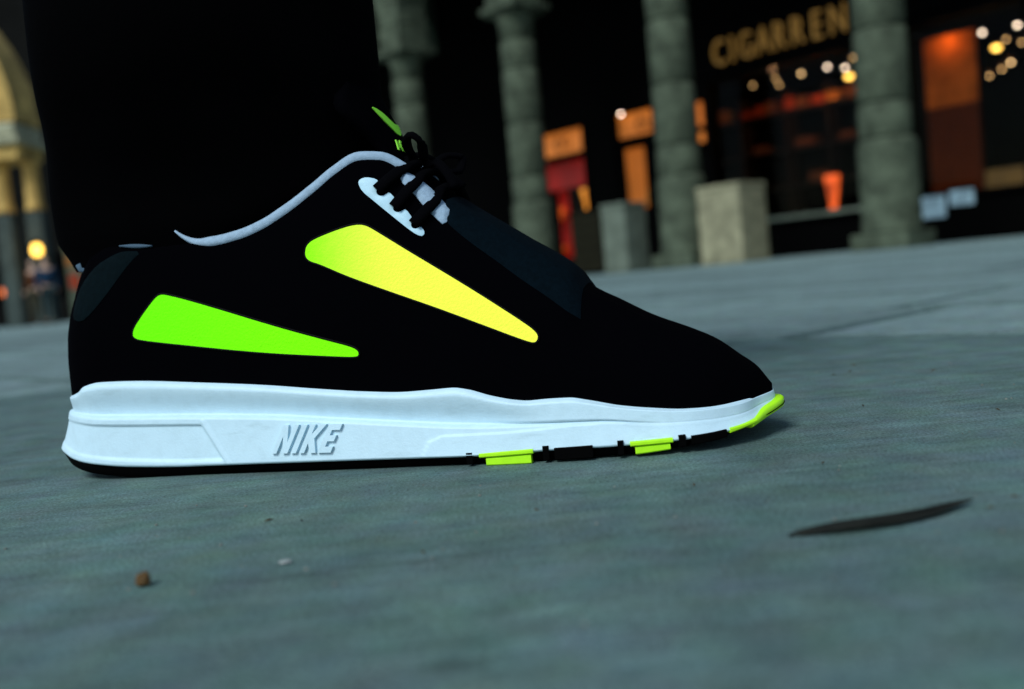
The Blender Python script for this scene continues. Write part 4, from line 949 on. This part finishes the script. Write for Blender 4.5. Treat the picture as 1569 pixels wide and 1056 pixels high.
for loop in ([(.1700, .004, .1130), (.1690, .012, .1200), (.1725, .018, .1235), (.1760, .016, .1200), (.1740, .008, .1150)],
             [(.1720, -.004, .1130), (.1780, -.012, .1180), (.1830, -.016, .1170), (.1820, -.012, .1110), (.1740, -.006, .1110)],
             [(.1720, .002, .1120), (.1790, .010, .1130), (.1850, .015, .1075), (.1880, .017, .1020)],
             [(.1720, 0, .1120), (.1810, .004, .1090), (.1880, .006, .1030)],
             [(.1660, .006, .1160), (.1700, .0, .1180), (.1740, -.006, .1150), (.1735, 0, .1110), (.1690, .006, .1110), (.1660, .006, .1160)]):
    L_ = np.array(loop); tt = np.linspace(0, 1, 16); q = [S3(*[smooth_interp(t, np.linspace(0, 1, len(loop)), L_[:, c]) for c in range(3)]) for t in tt]
    V, F = sweep(q, [(0, -.4, 1)]*16, .0020, .0013, 8); b0 = len(Vb); Vb += V; Fb += [tuple(b0+i for i in f) for f in F]
mesh('lace_bow', Vb, Fb, M['lace'], shoe)
# insole inside
P, Nn, uu, K = ring(60)
V = [S3(*(P[i]*np.array([.93, .9])+np.array([.010, 0])), float(smooth_interp(uu[i], *Z_MTOP))-.004) for i in range(len(P))]
mesh('insole', V, [tuple(range(len(P)))], M['black_knit'], shoe, smooth=False)

# ------------------------------------------------------------------ the wearer's leg
wearer = empty('person', (SHOE_O[0], SHOE_O[1], 0), math.radians(SHOE_YAW))
tag(wearer, 'person in loose black trousers wearing the black and lime sneaker', 'person')
M['trouser'] = mat('black_cotton', (.0008, .0008, .001), .95, .01, bump=.3, bump_scale=900)
V = []; nn = 20; zz_ = [.032, .040, .055, .075, .095, .12, .17, .24, .32, .40, .46, .50, .53]
uc_ = [.150, .130, .105, .086, .074, .070, .070, .073, .076, .078, .084, .090, .092]
ra_ = [.020, .085, .060, .038, .034, .034, .034, .042, .052, .053, .052, .055, .03]
rb_ = [.015, .022, .020, .017, .0145, .017, .026, .036, .046, .048, .048, .05, .03]
for z, u, a, b in zip(zz_, uc_, ra_, rb_): V += [S3(u+a*math.cos(2*math.pi*i/nn), b*math.sin(2*math.pi*i/nn), z) for i in range(nn)]
mesh('leg', V, grid_faces(nn, len(zz_))+[tuple(range(nn)), tuple(range((len(zz_)-1)*nn, len(zz_)*nn))], M['skin'], wearer)
V = []; nn = 72
TZ = [.086, .092, .10, .11, .12, .138, .16, .187, .205, .26, .34, .44, .52]
TL = [.0115, .0085, .0045, .0040, .0048, .0085, .0140, .0185, .0215, .025, .027, .029, .030]
TR = [.100, .112, .132, .147, .1515, .1540, .1530, .1520, .1505, .148, .150, .156, .160]
TB = [.017, .0185, .0215, .0238, .0275, .039, .054, .062, .065, .070, .074, .078, .078]
zz_ = np.concatenate([np.linspace(.086, .21, 42), np.linspace(.22, .52, 24)])
for z in zz_:
    l, r_, b = (float(smooth_interp(z, TZ, c)) for c in (TL, TR, TB))
    for i in range(nn):
        a = 2*math.pi*i/nn; ca, sa = math.cos(a), math.sin(a)
        q = Vector((ca*2.2, sa*2.2, z*26)); fold = noise.noise(q)*.0045*float(sstep(z, .10, .15))
        u = (l+r_)/2+(r_-l)/2*math.copysign(abs(ca)**.85, ca); v = b*math.copysign(abs(sa)**.85, sa)
        V.append(S3(u, v+fold*sa, z+.0*fold))
tr = mesh('trousers', V, grid_faces(nn, len(zz_)), M['trouser'], wearer)
sd = tr.modifiers.new('cloth', 'SOLIDIFY'); sd.thickness = .0012; sd.offset = -1
V = []; nn = 24
for z, a, b in ((.045, .060, .020), (.07, .052, .020), (.09, .045, .0165), (.11, .050, .019), (.14, .046, .024), (.17, .042, .028)):
    V += [S3(.072+a*math.cos(2*math.pi*i/nn), b*math.sin(2*math.pi*i/nn), z) for i in range(nn)]
mesh('sock', V, grid_faces(nn, 6), M['trouser'], wearer)
